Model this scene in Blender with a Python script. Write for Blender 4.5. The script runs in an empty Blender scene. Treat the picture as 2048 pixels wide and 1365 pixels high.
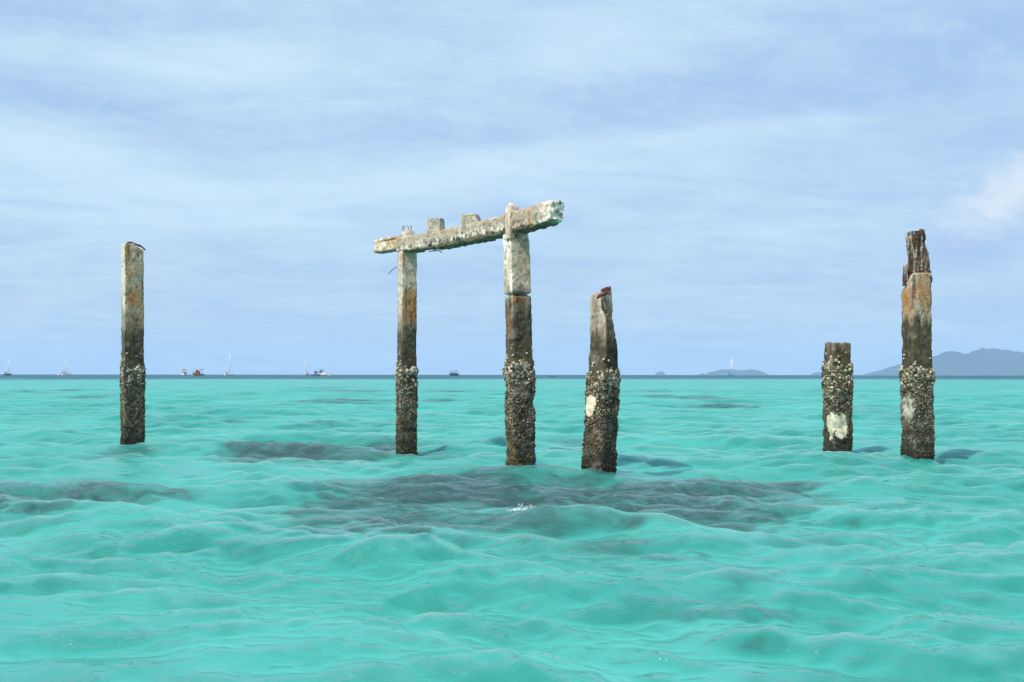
import bpy, bmesh, math, random
import numpy as np
from mathutils import Vector, Matrix

random.seed(7)
RNG = np.random.default_rng(11)
SC = bpy.context.scene
COL = SC.collection
PI = math.pi
rad = math.radians

# ------------------------------------------------------------------ camera
F = 2048 * 35.0 / 36.0            # focal length in photograph pixels
CAM_H = 1.25
PITCH = math.atan((749.5 - 682.5) / F)
CAM_R = Matrix.Rotation(PI / 2 + PITCH, 3, 'X') @ Matrix.Rotation(rad(0.05), 3, 'Z')
cam_data = bpy.data.cameras.new("camera")
cam = bpy.data.objects.new("camera", cam_data)
COL.objects.link(cam)
cam_data.lens = 35.0
cam_data.sensor_width = 36.0
cam_data.clip_start = 0.1
cam_data.clip_end = 30000.0
M4 = CAM_R.to_4x4()
M4.translation = (0, 0, CAM_H)
cam.matrix_world = M4
SC.camera = cam


def at(px, py, Y):
    """world point seen at photograph pixel (px, py) at distance Y in front of the viewpoint"""
    d = CAM_R @ Vector(((px - 1024) / F, (682.5 - py) / F, -1.0))
    return Vector((0, 0, CAM_H)) + d * (Y / d.y)


def on_water(px, py):
    d = CAM_R @ Vector(((px - 1024) / F, (682.5 - py) / F, -1.0))
    t = -CAM_H / d.z
    return d.x * t, d.y * t


# ------------------------------------------------------------------ light
SUN_AZ = rad(46)       # to the left of straight behind the camera
SUN_EL = rad(52)
sun_dir = Vector((-math.sin(SUN_AZ) * math.cos(SUN_EL), -math.cos(SUN_AZ) * math.cos(SUN_EL), math.sin(SUN_EL)))
sd = bpy.data.lights.new("sun", 'SUN')
sd.energy = 5.0
sd.angle = rad(0.55)
sd.color = (1.0, 0.925, 0.81)
sun = bpy.data.objects.new("sun", sd)
COL.objects.link(sun)
sun.rotation_euler = sun_dir.to_track_quat('Z', 'Y').to_euler()
sun.location = (-20, -20, 40)

SC.view_settings.view_transform = 'Standard'
SC.view_settings.look = 'None'
SC.view_settings.exposure = 0.0
SC.view_settings.gamma = 1.0
SC.view_settings.use_curve_mapping = False
SC.cycles.max_bounces = 6
SC.cycles.volume_bounces = 1
SC.cycles.use_denoising = True
SC.cycles.sample_clamp_indirect = 6.0
SC.cycles.sample_clamp_direct = 1.7


class NT:
    """tiny helper round a node tree"""

    def __init__(self, tree):
        self.t = tree
        self.n = tree.nodes
        self.l = tree.links

    def new(self, typ, **kw):
        nd = self.n.new(typ)
        for k, v in kw.items():
            setattr(nd, k, v)
        return nd

    def put(self, sock, v):
        if isinstance(v, bpy.types.NodeSocket):
            self.l.new(v, sock)
        elif v is not None:
            sock.default_value = v

    def math(self, op, a, b=None, c=None, clamp=False):
        nd = self.new('ShaderNodeMath', operation=op)
        nd.use_clamp = clamp
        self.put(nd.inputs[0], a)
        if b is not None:
            self.put(nd.inputs[1], b)
        if c is not None:
            self.put(nd.inputs[2], c)
        return nd.outputs[0]

    def mix(self, f, a, b, blend='MIX'):
        nd = self.new('ShaderNodeMix', data_type='RGBA', blend_type=blend)
        nd.clamp_factor = True
        self.put(nd.inputs[0], f)
        self.put(nd.inputs[6], a)
        self.put(nd.inputs[7], b)
        return nd.outputs[2]

    def ramp(self, v, lo, hi, a=0.0, b=1.0):
        nd = self.new('ShaderNodeMapRange', interpolation_type='SMOOTHSTEP')
        self.put(nd.inputs[0], v)
        nd.inputs[1].default_value = lo
        nd.inputs[2].default_value = hi
        nd.inputs[3].default_value = a
        nd.inputs[4].default_value = b
        return nd.outputs[0]

    def noise(self, vec, scale, detail=4.0, rough=0.5, dist=0.0):
        nd = self.new('ShaderNodeTexNoise')
        if vec is not None:
            self.l.new(vec, nd.inputs['Vector'])
        nd.inputs['Scale'].default_value = scale
        nd.inputs['Detail'].default_value = detail
        nd.inputs['Roughness'].default_value = rough
        nd.inputs['Distortion'].default_value = dist
        return nd.outputs[0]

    def comb(self, x, y, z):
        nd = self.new('ShaderNodeCombineXYZ')
        self.put(nd.inputs[0], x)
        self.put(nd.inputs[1], y)
        self.put(nd.inputs[2], z)
        return nd.outputs[0]


# ------------------------------------------------------------------ sky
world = bpy.data.worlds.new("World")
SC.world = world
world.use_nodes = True
w = NT(world.node_tree)
w.n.clear()
wout = w.new('ShaderNodeOutputWorld')
bg = w.new('ShaderNodeBackground')
bg.inputs[1].default_value = 0.12
w.l.new(bg.outputs[0], wout.inputs[0])
sky = w.new('ShaderNodeTexSky', sky_type='NISHITA')
sky.sun_disc = False
sky.sun_elevation = SUN_EL
sky.sun_rotation = PI + SUN_AZ
sky.altitude = 0
sky.air_density = 1.0
sky.dust_density = 0.6
sky.ozone_density = 1.6
tc = w.new('ShaderNodeTexCoord')
sep = w.new('ShaderNodeSeparateXYZ')
w.l.new(tc.outputs['Generated'], sep.inputs[0])
dx, dy, dz = sep.outputs
el = w.math('ARCSINE', dz)
az = w.math('ARCTAN2', dx, dy)
zz = w.math('ADD', w.math('MAXIMUM', dz, 0.0), 0.10)
plane = w.comb(w.math('DIVIDE', dx, zz), w.math('DIVIDE', dy, zz), 0.0)
mulv = lambda a, b: w.math('MULTIPLY', a, b)
# wind-combed high cloud: the plane coordinates squeezed along one direction
ang = rad(14)
u_ = w.math('ADD', w.math('MULTIPLY', w.math('DIVIDE', dx, zz), math.cos(ang)), w.math('MULTIPLY', w.math('DIVIDE', dy, zz), math.sin(ang)))
v_ = w.math('SUBTRACT', w.math('MULTIPLY', w.math('DIVIDE', dy, zz), math.cos(ang)), w.math('MULTIPLY', w.math('DIVIDE', dx, zz), math.sin(ang)))
comb = w.comb(w.math('MULTIPLY', u_, 0.55), v_, 3.3)
n_big = w.noise(comb, 0.75, 5.0, 0.55, 0.6)
n_fine = w.noise(comb, 2.4, 7.0, 0.62, 1.2)
n_wisp = w.noise(w.comb(w.math('MULTIPLY', u_, 0.9), w.math('MULTIPLY', v_, 1.6), 9.1), 4.5, 8.0, 0.68, 1.8)

n_tex = w.noise(w.comb(mulv(az, 9.0), mulv(el, 30.0), 2.2), 1.0, 7.0, 0.6, 0.8)


def blob(px, py, sx, sy, rot=0.0):
    """soft round patch of sky centred where pixel (px, py) looks; sizes in photograph pixels"""
    d = (CAM_R @ Vector(((px - 1024) / F, (682.5 - py) / F, -1.0))).normalized()
    a0, e0 = math.atan2(d.x, d.y), math.asin(d.z)
    da = w.math('SUBTRACT', az, a0)
    de = w.math('SUBTRACT', el, e0)
    c, s = math.cos(rot), math.sin(rot)
    p = w.math('DIVIDE', w.math('ADD', w.math('MULTIPLY', da, c), w.math('MULTIPLY', de, s)), sx / F)
    q = w.math('DIVIDE', w.math('SUBTRACT', w.math('MULTIPLY', de, c), w.math('MULTIPLY', da, s)), sy / F)
    r2 = w.math('ADD', w.math('MULTIPLY', p, p), w.math('MULTIPLY', q, q))
    return w.math('EXPONENT', w.math('MULTIPLY', r2, -1.0))


def add(*v):
    r = v[0]
    for x in v[1:]:
        r = w.math('ADD', r, x)
    return r


def mul(a, b):
    return w.math('MULTIPLY', a, b)


bands = add(mul(blob(120, 310, 330, 45, -0.10), 0.75), mul(blob(640, 385, 620, 45, 0.07), 0.85),
            mul(blob(1010, 325, 260, 32, 0.14), 0.6), mul(blob(250, 430, 480, 40, 0.0), 0.55),
            mul(blob(1650, 150, 620, 70, 0.08), -0.42), mul(blob(1500, 260, 500, 22, 0.05), 0.45),
            mul(blob(520, 130, 170, 60, -0.05), 0.75), mul(blob(230, 115, 260, 26, -0.10), 0.5),
            mul(blob(1200, 110, 240, 70, 0.15), 0.75), mul(blob(980, 60, 300, 60, 0.1), 0.35),
            mul(blob(150, 210, 260, 40, -0.05), -0.55), mul(blob(60, 30, 260, 50, 0.0), -0.35),
            mul(blob(1500, 470, 500, 45, 0.0), 0.3), mul(blob(1950, 250, 260, 90, 0.0), -0.25),
            mul(blob(120, 412, 120, 9, -0.03), -0.5), mul(blob(310, 405, 90, 10, 0.03), -0.45),
            mul(blob(450, 352, 130, 16, 0.0), -0.35), mul(blob(230, 340, 120, 14, 0.0), -0.3))
struct_ = add(0.10, mul(w.ramp(n_big, 0.3, 0.72), 0.24), mul(w.ramp(n_fine, 0.32, 0.72), 0.32), mul(w.ramp(n_tex, 0.3, 0.7), 0.22), mul(bands, 0.62))
cirrus = w.ramp(struct_, -0.15, 1.2)
wisps = mul(w.ramp(n_wisp, 0.43, 0.68), add(mul(blob(520, 130, 220, 80, -0.05), 0.55), mul(blob(250, 120, 260, 40, -0.1), 0.3), mul(blob(1000, 330, 500, 60, 0.1), 0.35), mul(blob(1200, 120, 320, 90, 0.15), 0.4), 0.10))
# low cumulus at the right edge and a small one at the left
n_cum = w.noise(w.comb(mul(az, 26.0), mul(el, 34.0), 1.0), 1.0, 8.0, 0.62, 0.5)
c1 = w.ramp(add(mul(blob(2015, 390, 120, 75, 0.5), 0.9), mul(n_cum, 1.9), mul(blob(1930, 440, 120, 40, 0.5), 0.2)), 1.25, 2.1)
c1d = w.ramp(add(mul(blob(1940, 490, 130, 50, 0.2), 1.0), mul(n_cum, 0.6)), 0.5, 1.4)
c2 = w.ramp(add(mul(blob(88, 612, 75, 34, 0.6), 0.8), mul(n_cum, 1.7)), 0.80, 1.6)
K = 1.0 / 0.12
veil = (0.400 * K, 0.590 * K, 0.905 * K, 1)
white = (0.645 * K, 0.845 * K, 0.99 * K, 1)
base = w.mix(0.86, sky.outputs[0], veil)
c = w.mix(mul(cirrus, 0.95), base, white)
c = w.mix(wisps, c, (0.60 * K, 0.80 * K, 0.96 * K, 1))
c = w.mix(mul(c1d, 0.5), c, (0.37 * K, 0.50 * K, 0.86 * K, 1))
c = w.mix(mul(c1, 0.85), c, (0.80 * K, 0.88 * K, 0.98 * K, 1))
c = w.mix(mul(c2, 0.65), c, (0.62 * K, 0.76 * K, 0.93 * K, 1))
w.l.new(c, bg.inputs[0])


# ------------------------------------------------------------------ helpers
def tag(o, label=None, cat=None, group=None, kind=None):
    if label:
        o['label'] = label
    if cat:
        o['category'] = cat
    if group:
        o['group'] = group
    if kind:
        o['kind'] = kind
    return o


def link(o, parent=None):
    COL.objects.link(o)
    if parent is not None:
        o.parent = parent
    return o


def empty(name, loc):
    o = bpy.data.objects.new(name, None)
    o.empty_display_size = 0.2
    o.location = loc
    return link(o)


def rel(parent):
    """offset of a parent chain made of pure translations"""
    v = Vector((0, 0, 0))
    while parent is not None:
        v += Vector(parent.location)
        parent = parent.parent
    return v


def mesh_obj(name, V, faces, mat, parent=None, smooth=True, color=None, loc=None):
    """V (n,3) world coordinates; faces list/array of polygons. Origin goes to loc."""
    V = np.asarray(V, dtype=np.float64)
    off = np.array(loc if loc is not None else (0, 0, 0), dtype=np.float64)
    me = bpy.data.meshes.new(name)
    if isinstance(faces, np.ndarray):
        nv, nf, k = len(V), len(faces), faces.shape[1]
        me.vertices.add(nv)
        me.vertices.foreach_set('co', (V - off).astype(np.float32).ravel())
        me.loops.add(nf * k)
        me.loops.foreach_set('vertex_index', faces.astype(np.int32).ravel())
        me.polygons.add(nf)
        me.polygons.foreach_set('loop_start', np.arange(0, nf * k, k, dtype=np.int32))
        me.polygons.foreach_set('loop_total', np.full(nf, k, dtype=np.int32))
        me.update(calc_edges=True)
    else:
        vol = 0.0
        Vc = V - V.mean(0)
        for f in faces:
            for k in range(1, len(f) - 1):
                a, b, c_ = Vc[f[0]], Vc[f[k]], Vc[f[k + 1]]
                vol += a[0] * (b[1] * c_[2] - b[2] * c_[1]) - a[1] * (b[0] * c_[2] - b[2] * c_[0]) + a[2] * (b[0] * c_[1] - b[1] * c_[0])
        if vol < 0:                      # faces of a closed shape look outward
            faces = [tuple(f)[::-1] for f in faces]
        me.from_pydata([tuple(p) for p in (V - off)], [], faces)
        me.update()
    me.validate()
    me.polygons.foreach_set('use_smooth', np.full(len(me.polygons), bool(smooth)))
    if color is not None:
        a = me.color_attributes.new('paint', 'FLOAT_COLOR', 'POINT')
        cc = np.ones((len(V), 4), dtype=np.float32)
        cc[:, :3] = color
        a.data.foreach_set('color', cc.ravel())
    me.materials.append(mat)
    o = bpy.data.objects.new(name, me)
    o.location = Vector(off) - rel(parent)
    return link(o, parent)


# gradient noise in numpy -----------------------------------------------------
_P = np.random.default_rng(3).permutation(256).astype(np.int64)
_P = np.concatenate([_P, _P, _P])
_G = np.random.default_rng(4).normal(size=(256, 3))
_G /= np.linalg.norm(_G, axis=1)[:, None]


def perlin(X):
    X = np.asarray(X, dtype=np.float64)
    i = np.floor(X).astype(np.int64)
    f = X - i
    i &= 255
    u = f * f * f * (f * (f * 6 - 15) + 10)
    r = 0
    for a in (0, 1):
        wa = u[:, 0] if a else 1 - u[:, 0]
        A = _P[i[:, 0] + a]
        for b in (0, 1):
            wb = u[:, 1] if b else 1 - u[:, 1]
            B = _P[A + i[:, 1] + b]
            for cc in (0, 1):
                wc = u[:, 2] if cc else 1 - u[:, 2]
                g = _G[_P[B + i[:, 2] + cc]]
                d = (f[:, 0] - a) * g[:, 0] + (f[:, 1] - b) * g[:, 1] + (f[:, 2] - cc) * g[:, 2]
                r = r + wa * wb * wc * d
    return r * 1.5


def fbm(X, octaves=4, lac=2.1, gain=0.5):
    X = np.asarray(X, dtype=np.float64)
    a, s, t = 1.0, 0, 0
    for k in range(octaves):
        s = s + a * perlin(X + 17.3 * k)
        X = X * lac
        a *= gain
    return s


def smooth(x, a, b):
    t = np.clip((x - a) / (b - a), 0, 1)
    return t * t * (3 - 2 * t)


def lerp(a, b, t):
    return np.asarray(a) * (1 - t[:, None]) + np.asarray(b) * t[:, None]


# ------------------------------------------------------------------ materials
def plain(name, rgb, rough=0.6, metal=0.0, spec=0.5):
    m = bpy.data.materials.new(name)
    m.use_nodes = True
    t = NT(m.node_tree)
    b = t.n['Principled BSDF']
    g = t.new('ShaderNodeNewGeometry')
    n = t.noise(g.outputs['Position'], 1.7, 4.0)
    lo = tuple(x * 0.85 for x in rgb) + (1,)
    t.l.new(t.mix(n, lo, tuple(min(1, x * 1.12) for x in rgb) + (1,)), b.inputs['Base Color'])
    b.inputs['Roughness'].default_value = rough
    b.inputs['Metallic'].default_value = metal
    b.inputs['Specular IOR Level'].default_value = spec
    return m


def painted(name, rough=0.85, bump=0.4, grain=90.0, spread=0.35, wet_below=None):
    """surface whose colour map is stored with the mesh, plus grain and fine relief"""
    m = bpy.data.materials.new(name)
    m.use_nodes = True
    t = NT(m.node_tree)
    b = t.n['Principled BSDF']
    at_ = t.new('ShaderNodeAttribute', attribute_name='paint')
    g = t.new('ShaderNodeNewGeometry')
    n = t.noise(g.outputs['Position'], grain, 5.0, 0.65)
    n2 = t.noise(g.outputs['Position'], grain * 0.22, 4.0, 0.6)
    k = t.math('MULTIPLY', t.ramp(n, 0.3, 0.7, 1 - spread, 1 + spread), t.ramp(n2, 0.3, 0.7, 1 - spread * 0.5, 1 + spread * 0.5))
    sc = t.new('ShaderNodeVectorMath', operation='SCALE')
    t.l.new(at_.outputs['Color'], sc.inputs[0])
    t.l.new(k, sc.inputs['Scale'])
    t.l.new(sc.outputs[0], b.inputs['Base Color'])
    b.inputs['Roughness'].default_value = rough
    b.inputs['Specular IOR Level'].default_value = 0.25
    if wet_below is not None:
        sp = t.new('ShaderNodeSeparateXYZ')
        t.l.new(g.outputs['Position'], sp.inputs[0])
        t.l.new(t.ramp(sp.outputs[2], wet_below, wet_below + 0.35, 0.35, rough), b.inputs['Roughness'])
    bp = t.new('ShaderNodeBump')
    bp.inputs['Strength'].default_value = bump
    bp.inputs['Distance'].default_value = 0.012
    hh = t.math('ADD', n, t.math('MULTIPLY', n2, 1.5))
    t.l.new(hh, bp.inputs['Height'])
    t.l.new(bp.outputs[0], b.inputs['Normal'])
    return m


MAT_CONCRETE = painted("weathered_concrete", 0.9, 0.55, 75.0, 0.35, 0.1)
MAT_CRUST = painted("barnacle_shell", 0.75, 0.3, 160.0, 0.3, 0.1)
MAT_RUST = plain("rusty_iron", (0.055, 0.027, 0.018), 0.85)


def shell_mat():
    m = bpy.data.materials.new("oyster_shell")
    m.use_nodes = True
    t = NT(m.node_tree)
    b = t.n['Principled BSDF']
    oi = t.new('ShaderNodeObjectInfo')
    g = t.new('ShaderNodeNewGeometry')
    n = t.noise(g.outputs['Position'], 70.0, 4.0, 0.6)
    f = t.math('ADD', t.math('MULTIPLY', oi.outputs['Random'], 0.75), t.math('MULTIPLY', n, 0.55))
    c1 = t.mix(t.ramp(f, 0.35, 0.75), (0.13, 0.11, 0.075, 1), (0.44, 0.385, 0.285, 1))
    c2 = t.mix(t.ramp(f, 0.85, 1.1), c1, (0.74, 0.68, 0.53, 1))
    t.l.new(c2, b.inputs['Base Color'])
    b.inputs['Roughness'].default_value = 0.7
    return m


MAT_OYSTER = shell_mat()


# ------------------------------------------------------------------ water
def water():
    # radial net round the viewpoint, fine where it is seen large
    r = [0.3]
    while r[-1] < 4500:
        q = r[-1]
        if q < 2.5:
            st = 0.12
        elif q < 7:
            st = 0.024
        elif q < 30:
            st = q * 0.0036
        elif q < 90:
            st = q * (0.0036 + 0.004 * (q - 30) / 60)
        else:
            st = q * 0.022
        r.append(q + st)
    r = np.array(r)
    dr = np.gradient(r)
    fine = np.arange(-36, 36.001, 0.16)
    coarse = np.concatenate([np.arange(37, 180, 3.0), np.arange(-180, -36.5, 3.0)])
    th = np.radians(np.concatenate([fine, coarse]))
    nr, na = len(r), len(th)
    R, T = np.meshgrid(r, th, indexing='ij')
    X0 = (R * np.sin(T)).ravel()
    Y0 = (R * np.cos(T)).ravel()
    DR = np.repeat(dr, na)
    N = len(X0)
    Z = np.zeros(N)
    SX = np.zeros(N)
    SY = np.zeros(N)
    gx = np.zeros(N)
    gy = np.zeros(N)
    P2 = np.stack([X0, Y0, np.zeros(N)], 1)
    gust = 1.0 + 0.55 * fbm(P2 * 0.22 + 3.1, 2)
    gust2 = 1.0 + 0.9 * fbm(P2 * 0.35 + 9.4, 3)
    rr = np.random.default_rng(21)
    ncomp = 96
    kept = np.zeros(N)
    total = 0.0
    for k in range(ncomp):
        lam = 0.16 * (6.0 / 0.16) ** ((k + rr.random()) / ncomp)
        spread = 0.65 if lam < 1.0 else 0.5
        a = rad(-105) + rr.normal() * spread
        kx, ky = math.cos(a) * 2 * PI / lam, math.sin(a) * 2 * PI / lam
        kk = 2 * PI / lam
        steep = 0.042 if lam < 0.3 else (0.046 if lam < 0.9 else (0.036 if lam < 1.4 else (0.031 if lam < 3.0 else 0.018)))
        amp = steep / kk
        ph = rr.random() * 2 * PI
        fade = smooth(lam / DR, 2.5, 6.0) * (gust if lam > 0.8 else gust2.clip(0.1, 3))
        kept += steep ** 2 * smooth(lam / DR, 2.5, 6.0)
        total += steep ** 2
        if fade.max() <= 0:
            continue
        arg = kx * X0 + ky * Y0 + ph
        A = amp * fade
        sk = 0.75 if lam > 0.8 else 0.3          # wind leans the crests forward
        a2 = arg - sk * np.cos(arg)
        dd = 1 + sk * np.sin(arg)
        cs, sn = np.cos(a2), np.sin(a2)
        Z += A * cs
        q = 0.68
        SX -= q * A * sn * kx / kk
        SY -= q * A * sn * ky / kk
        gx -= A * sn * kx * dd
        gy -= A * sn * ky * dd
    X = X0 + SX
    Y = Y0 + SY

    # single crests seen in the photograph: (px, py, length m, width m, height m)
    for (px, py, ln, wd, ht, ro) in [(1450, 985, 1.1, 0.32, 0.10, -0.12), (960, 985, 1.0, 0.35, 0.08, 0.1), (1230, 1048, 0.80, 0.22, 0.12, -0.18),
                                     (1700, 930, 1.5, 0.40, 0.08, 0.0), (960, 1330, 0.95, 0.24, 0.055, 0.0), (480, 1075, 0.6, 0.25, 0.06, 0.1),
                                     (1840, 1010, 1.2, 0.4, 0.09, -0.1), (660, 905, 1.5, 0.5, 0.06, 0.0), (220, 990, 1.1, 0.3, 0.08, 0.1),
                                     (1480, 1150, 0.5, 0.22, -0.06, 0.5), (1080, 1040, 0.35, 0.2, 0.06, 0.0)]:
        cx, cy = on_water(px, py)
        c_, s_ = math.cos(ro), math.sin(ro)
        a = (X0 - cx) * c_ + (Y0 - cy) * s_
        b = -(X0 - cx) * s_ + (Y0 - cy) * c_
        b = b + 0.10 * np.sin(a * 2.1 + px) + 0.05 * np.sin(a * 5.3 + py)
        prof = np.where(b < 0, np.exp(-(b / (wd * 0.85)) ** 2), np.exp(-(b / (wd * 1.7)) ** 2))
        h = ht * np.exp(-(a / ln) ** 2) * prof
        Z += h
        gy += np.where(b < 0, -2 * b / (wd * 0.85) ** 2, -2 * b / (wd * 1.7) ** 2) * h
    # the surface stands where the pillars show it
    for (px, py, Yd, zw) in WATERLINES:
        p = at(px, py, Yd)
        d2 = (X0 - p.x) ** 2 + (Y0 - p.y) ** 2
        near = np.exp(-d2 / 0.35 ** 2)
        mean = (Z * near).sum() / near.sum()
        Z += (zw - mean) * np.exp(-d2 / 1.0 ** 2)
        dd_ = np.sqrt(d2)
        Z += 0.012 * np.cos(2 * PI * dd_ / 0.30 + px) * np.exp(-np.clip(dd_ - 0.15, 0, None) / 0.28) * (1 + 0.8 * np.sin(3 * np.arctan2(Y0 - p.y, X0 - p.x) + px))

    # what lies below, seen through the surface: the view bends with the slope
    depth = 0.9
    XR = X0 + gx * depth
    YR = Y0 + gy * depth * 1.2
    PR = np.stack([XR, YR, np.zeros(N)], 1)
    reef = np.zeros(N)
    wob = fbm(PR * 0.9 + 5, 3) * 0.55
    for (px, py, hx, hy, s) in REEFS:
        cx, cy = on_water(px, py)
        sx = hx * cy / F
        # depth of the patch measured on the water
        y1 = on_water(px, max(py - hy, 752))[1]
        y2 = on_water(px, py + hy)[1]
        sy = max((y1 - y2) * 0.5, 0.12)
        cy2 = (y1 + y2) * 0.5
        d = ((XR - cx) / sx) ** 2 + ((YR - cy2) / sy) ** 2
        m = s * smooth(1.3 - np.sqrt(d) + wob, 0.0, 0.95)
        reef = np.maximum(reef, m)
    grainy = fbm(PR * 3.2, 3)
    reef = np.clip(reef * (1.0 + 0.42 * grainy), 0, 1)
    rr_ = np.hypot(X0, Y0)
    edge = 350 + 70 * fbm(np.stack([X0 / 60, Y0 / 90, 0 * X0], 1), 4) + 0.25 * X0.clip(-200, 200)
    deep = smooth(rr_, edge * 0.55, edge * 1.1)
    sandn = fbm(PR * np.array([0.35, 0.22, 1]) + 1.7, 4)
    sandf = fbm(PR * np.array([1.1, 1.6, 1]) + 8.2, 3)
    # shade_or_crust here is shade painted onto wave faces tilted to the viewer, slightly more on crests
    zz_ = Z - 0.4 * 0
    shade_or_crust = 0.85 * np.clip(gy, -0.06, 0.5) / 0.14 + 0.12 * zz_ / 0.07
    sand_shade = np.clip(0.62 + 0.26 * sandn + 0.14 * sandf - 0.15 * shade_or_crust, 0, 1)  # sand tone darkened by the painted wave-face shade
    lod = 1 - kept / total
    rip = np.clip(0.45 + 0.8 * fbm(P2 * 0.45 + 13.0, 3) + 0.45 * gy / 0.18, 0.05, 1.35)
    # foam on a few small breaking crests
    foam = np.zeros(N)
    fz = fbm(P2 * 11.0, 3)
    for (px, py, lx, ly) in FOAM:
        cx, cy = on_water(px, py)
        d = ((X0 - cx) / lx) ** 2 + ((Y0 - cy) / ly) ** 2
        foam = np.maximum(foam, 0.75 * smooth(np.exp(-d) * (0.55 + 1.3 * fz), 0.30, 0.75))

    V = np.stack([X, Y, Z], 1)
    idx = np.arange(nr * na).reshape(nr, na)
    nxt = np.roll(idx, -1, axis=1)
    order = np.argsort(th)
    idx = idx[:, order]
    nxt = np.roll(idx, -1, axis=1)
    faces = np.stack([idx[:-1].ravel(), idx[1:].ravel(), nxt[1:].ravel(), nxt[:-1].ravel()], 1)
    faces = faces[:, ::-1].copy()

    m = bpy.data.materials.new("sea_water")
    m.use_nodes = True
    t = NT(m.node_tree)
    t.n.clear()
    out = t.new('ShaderNodeOutputMaterial')
    a_ = t.new('ShaderNodeAttribute', attribute_name='paint')
    sp = t.new('ShaderNodeSeparateColor')
    t.l.new(a_.outputs['Color'], sp.inputs[0])
    reef_s, deep_s, sand_shade_s = sp.outputs
    fo = t.new('ShaderNodeAttribute', attribute_name='foam')
    g = t.new('ShaderNodeNewGeometry')
    # fine ripples
    mp = t.new('ShaderNodeMapping')
    mp.inputs['Scale'].default_value = (0.50, 1.7, 1.0)
    mp.inputs['Rotation'].default_value = (0, 0, rad(-16))
    t.l.new(g.outputs['Position'], mp.inputs[0])
    n1 = t.noise(mp.outputs[0], 5.0, 5.0, 0.68, 0.9)
    n2 = t.noise(mp.outputs[0], 1.1, 3.0, 0.55, 0.3)
    n3 = t.noise(mp.outputs[0], 19.0, 2.0, 0.5, 0.4)
    rp = t.new('ShaderNodeAttribute', attribute_name='ripple')
    small = t.math('MULTIPLY', rp.outputs['Fac'], t.math('ADD', t.math('MULTIPLY', n1, 0.085), t.math('MULTIPLY', n3, 0.026)))
    hgt = t.math('ADD', small, t.math('MULTIPLY', n2, 0.05))
    bp = t.new('ShaderNodeBump')
    bp.inputs['Strength'].default_value = 0.55
    bp.inputs['Distance'].default_value = 1.0
    lo_ = t.new('ShaderNodeAttribute', attribute_name='unresolved')
    t.l.new(t.math('ADD', 0.5, t.math('MULTIPLY', lo_.outputs['Fac'], 1.6)), bp.inputs['Strength'])
    t.l.new(hgt, bp.inputs['Height'])
    body = t.mix(sand_shade_s, WATER_DARK, WATER_LIGHT)
    body = t.mix(t.math('MULTIPLY', reef_s, 0.90), body, WATER_REEF)
    body = t.mix(deep_s, body, WATER_DEEP)
    dif = t.new('ShaderNodeSubsurfaceScattering', falloff='RANDOM_WALK')
    dif.inputs['Scale'].default_value = 3.0
    dif.inputs['Radius'].default_value = (1, 1, 1)
    t.l.new(body, dif.inputs[0])
    up = t.comb(0.0, 0.0, 1.0)
    t.l.new(up, dif.inputs['Normal'])
    skin = t.new('ShaderNodeBsdfDiffuse')
    t.l.new(body, skin.inputs[0])
    t.l.new(up, skin.inputs['Normal'])
    mb = t.new('ShaderNodeMixShader')
    mb.inputs[0].default_value = 0.75
    t.l.new(dif.outputs[0], mb.inputs[1])
    t.l.new(skin.outputs[0], mb.inputs[2])
    dif = mb
    glo = t.new('ShaderNodeBsdfGlossy')
    glo.inputs['Roughness'].default_value = 0.09
    t.l.new(bp.outputs[0], glo.inputs['Normal'])
    fr = t.new('ShaderNodeFresnel')
    fr.inputs[0].default_value = 1.333
    t.l.new(bp.outputs[0], fr.inputs['Normal'])
    fac = t.math('MINIMUM', fr.outputs[0], t.math('SUBTRACT', 0.60, t.math('MULTIPLY', deep_s, 0.30)))
    mx = t.new('ShaderNodeMixShader')
    t.l.new(fac, mx.inputs[0])
    t.l.new(dif.outputs[0], mx.inputs[1])
    t.l.new(glo.outputs[0], mx.inputs[2])
    fd = t.new('ShaderNodeBsdfDiffuse')
    fd.inputs[0].default_value = (0.75, 0.80, 0.80, 1)
    mf = t.new('ShaderNodeMixShader')
    t.l.new(fo.outputs['Fac'], mf.inputs[0])
    t.l.new(mx.outputs[0], mf.inputs[1])
    t.l.new(fd.outputs[0], mf.inputs[2])
    t.l.new(mf.outputs[0], out.inputs[0])

    o = mesh_obj('water', V, faces, m, color=np.stack([reef, deep, sand_shade], 1))
    at2 = o.data.attributes.new('foam', 'FLOAT', 'POINT')
    at2.data.foreach_set('value', foam.astype(np.float32))
    at3 = o.data.attributes.new('unresolved', 'FLOAT', 'POINT')
    at3.data.foreach_set('value', lod.astype(np.float32))
    at4 = o.data.attributes.new('ripple', 'FLOAT', 'POINT')
    at4.data.foreach_set('value', rip.astype(np.float32))
    WATER_XYZ.append(V)
    tag(o, 'clear turquoise shallow sea with small choppy waves over dark reef patches', kind='structure')
    return o


WATER_XYZ = []


def water_z(x, y):
    V = WATER_XYZ[0]
    return V[np.argmin((V[:, 0] - x) ** 2 + (V[:, 1] - y) ** 2), 2]


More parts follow.
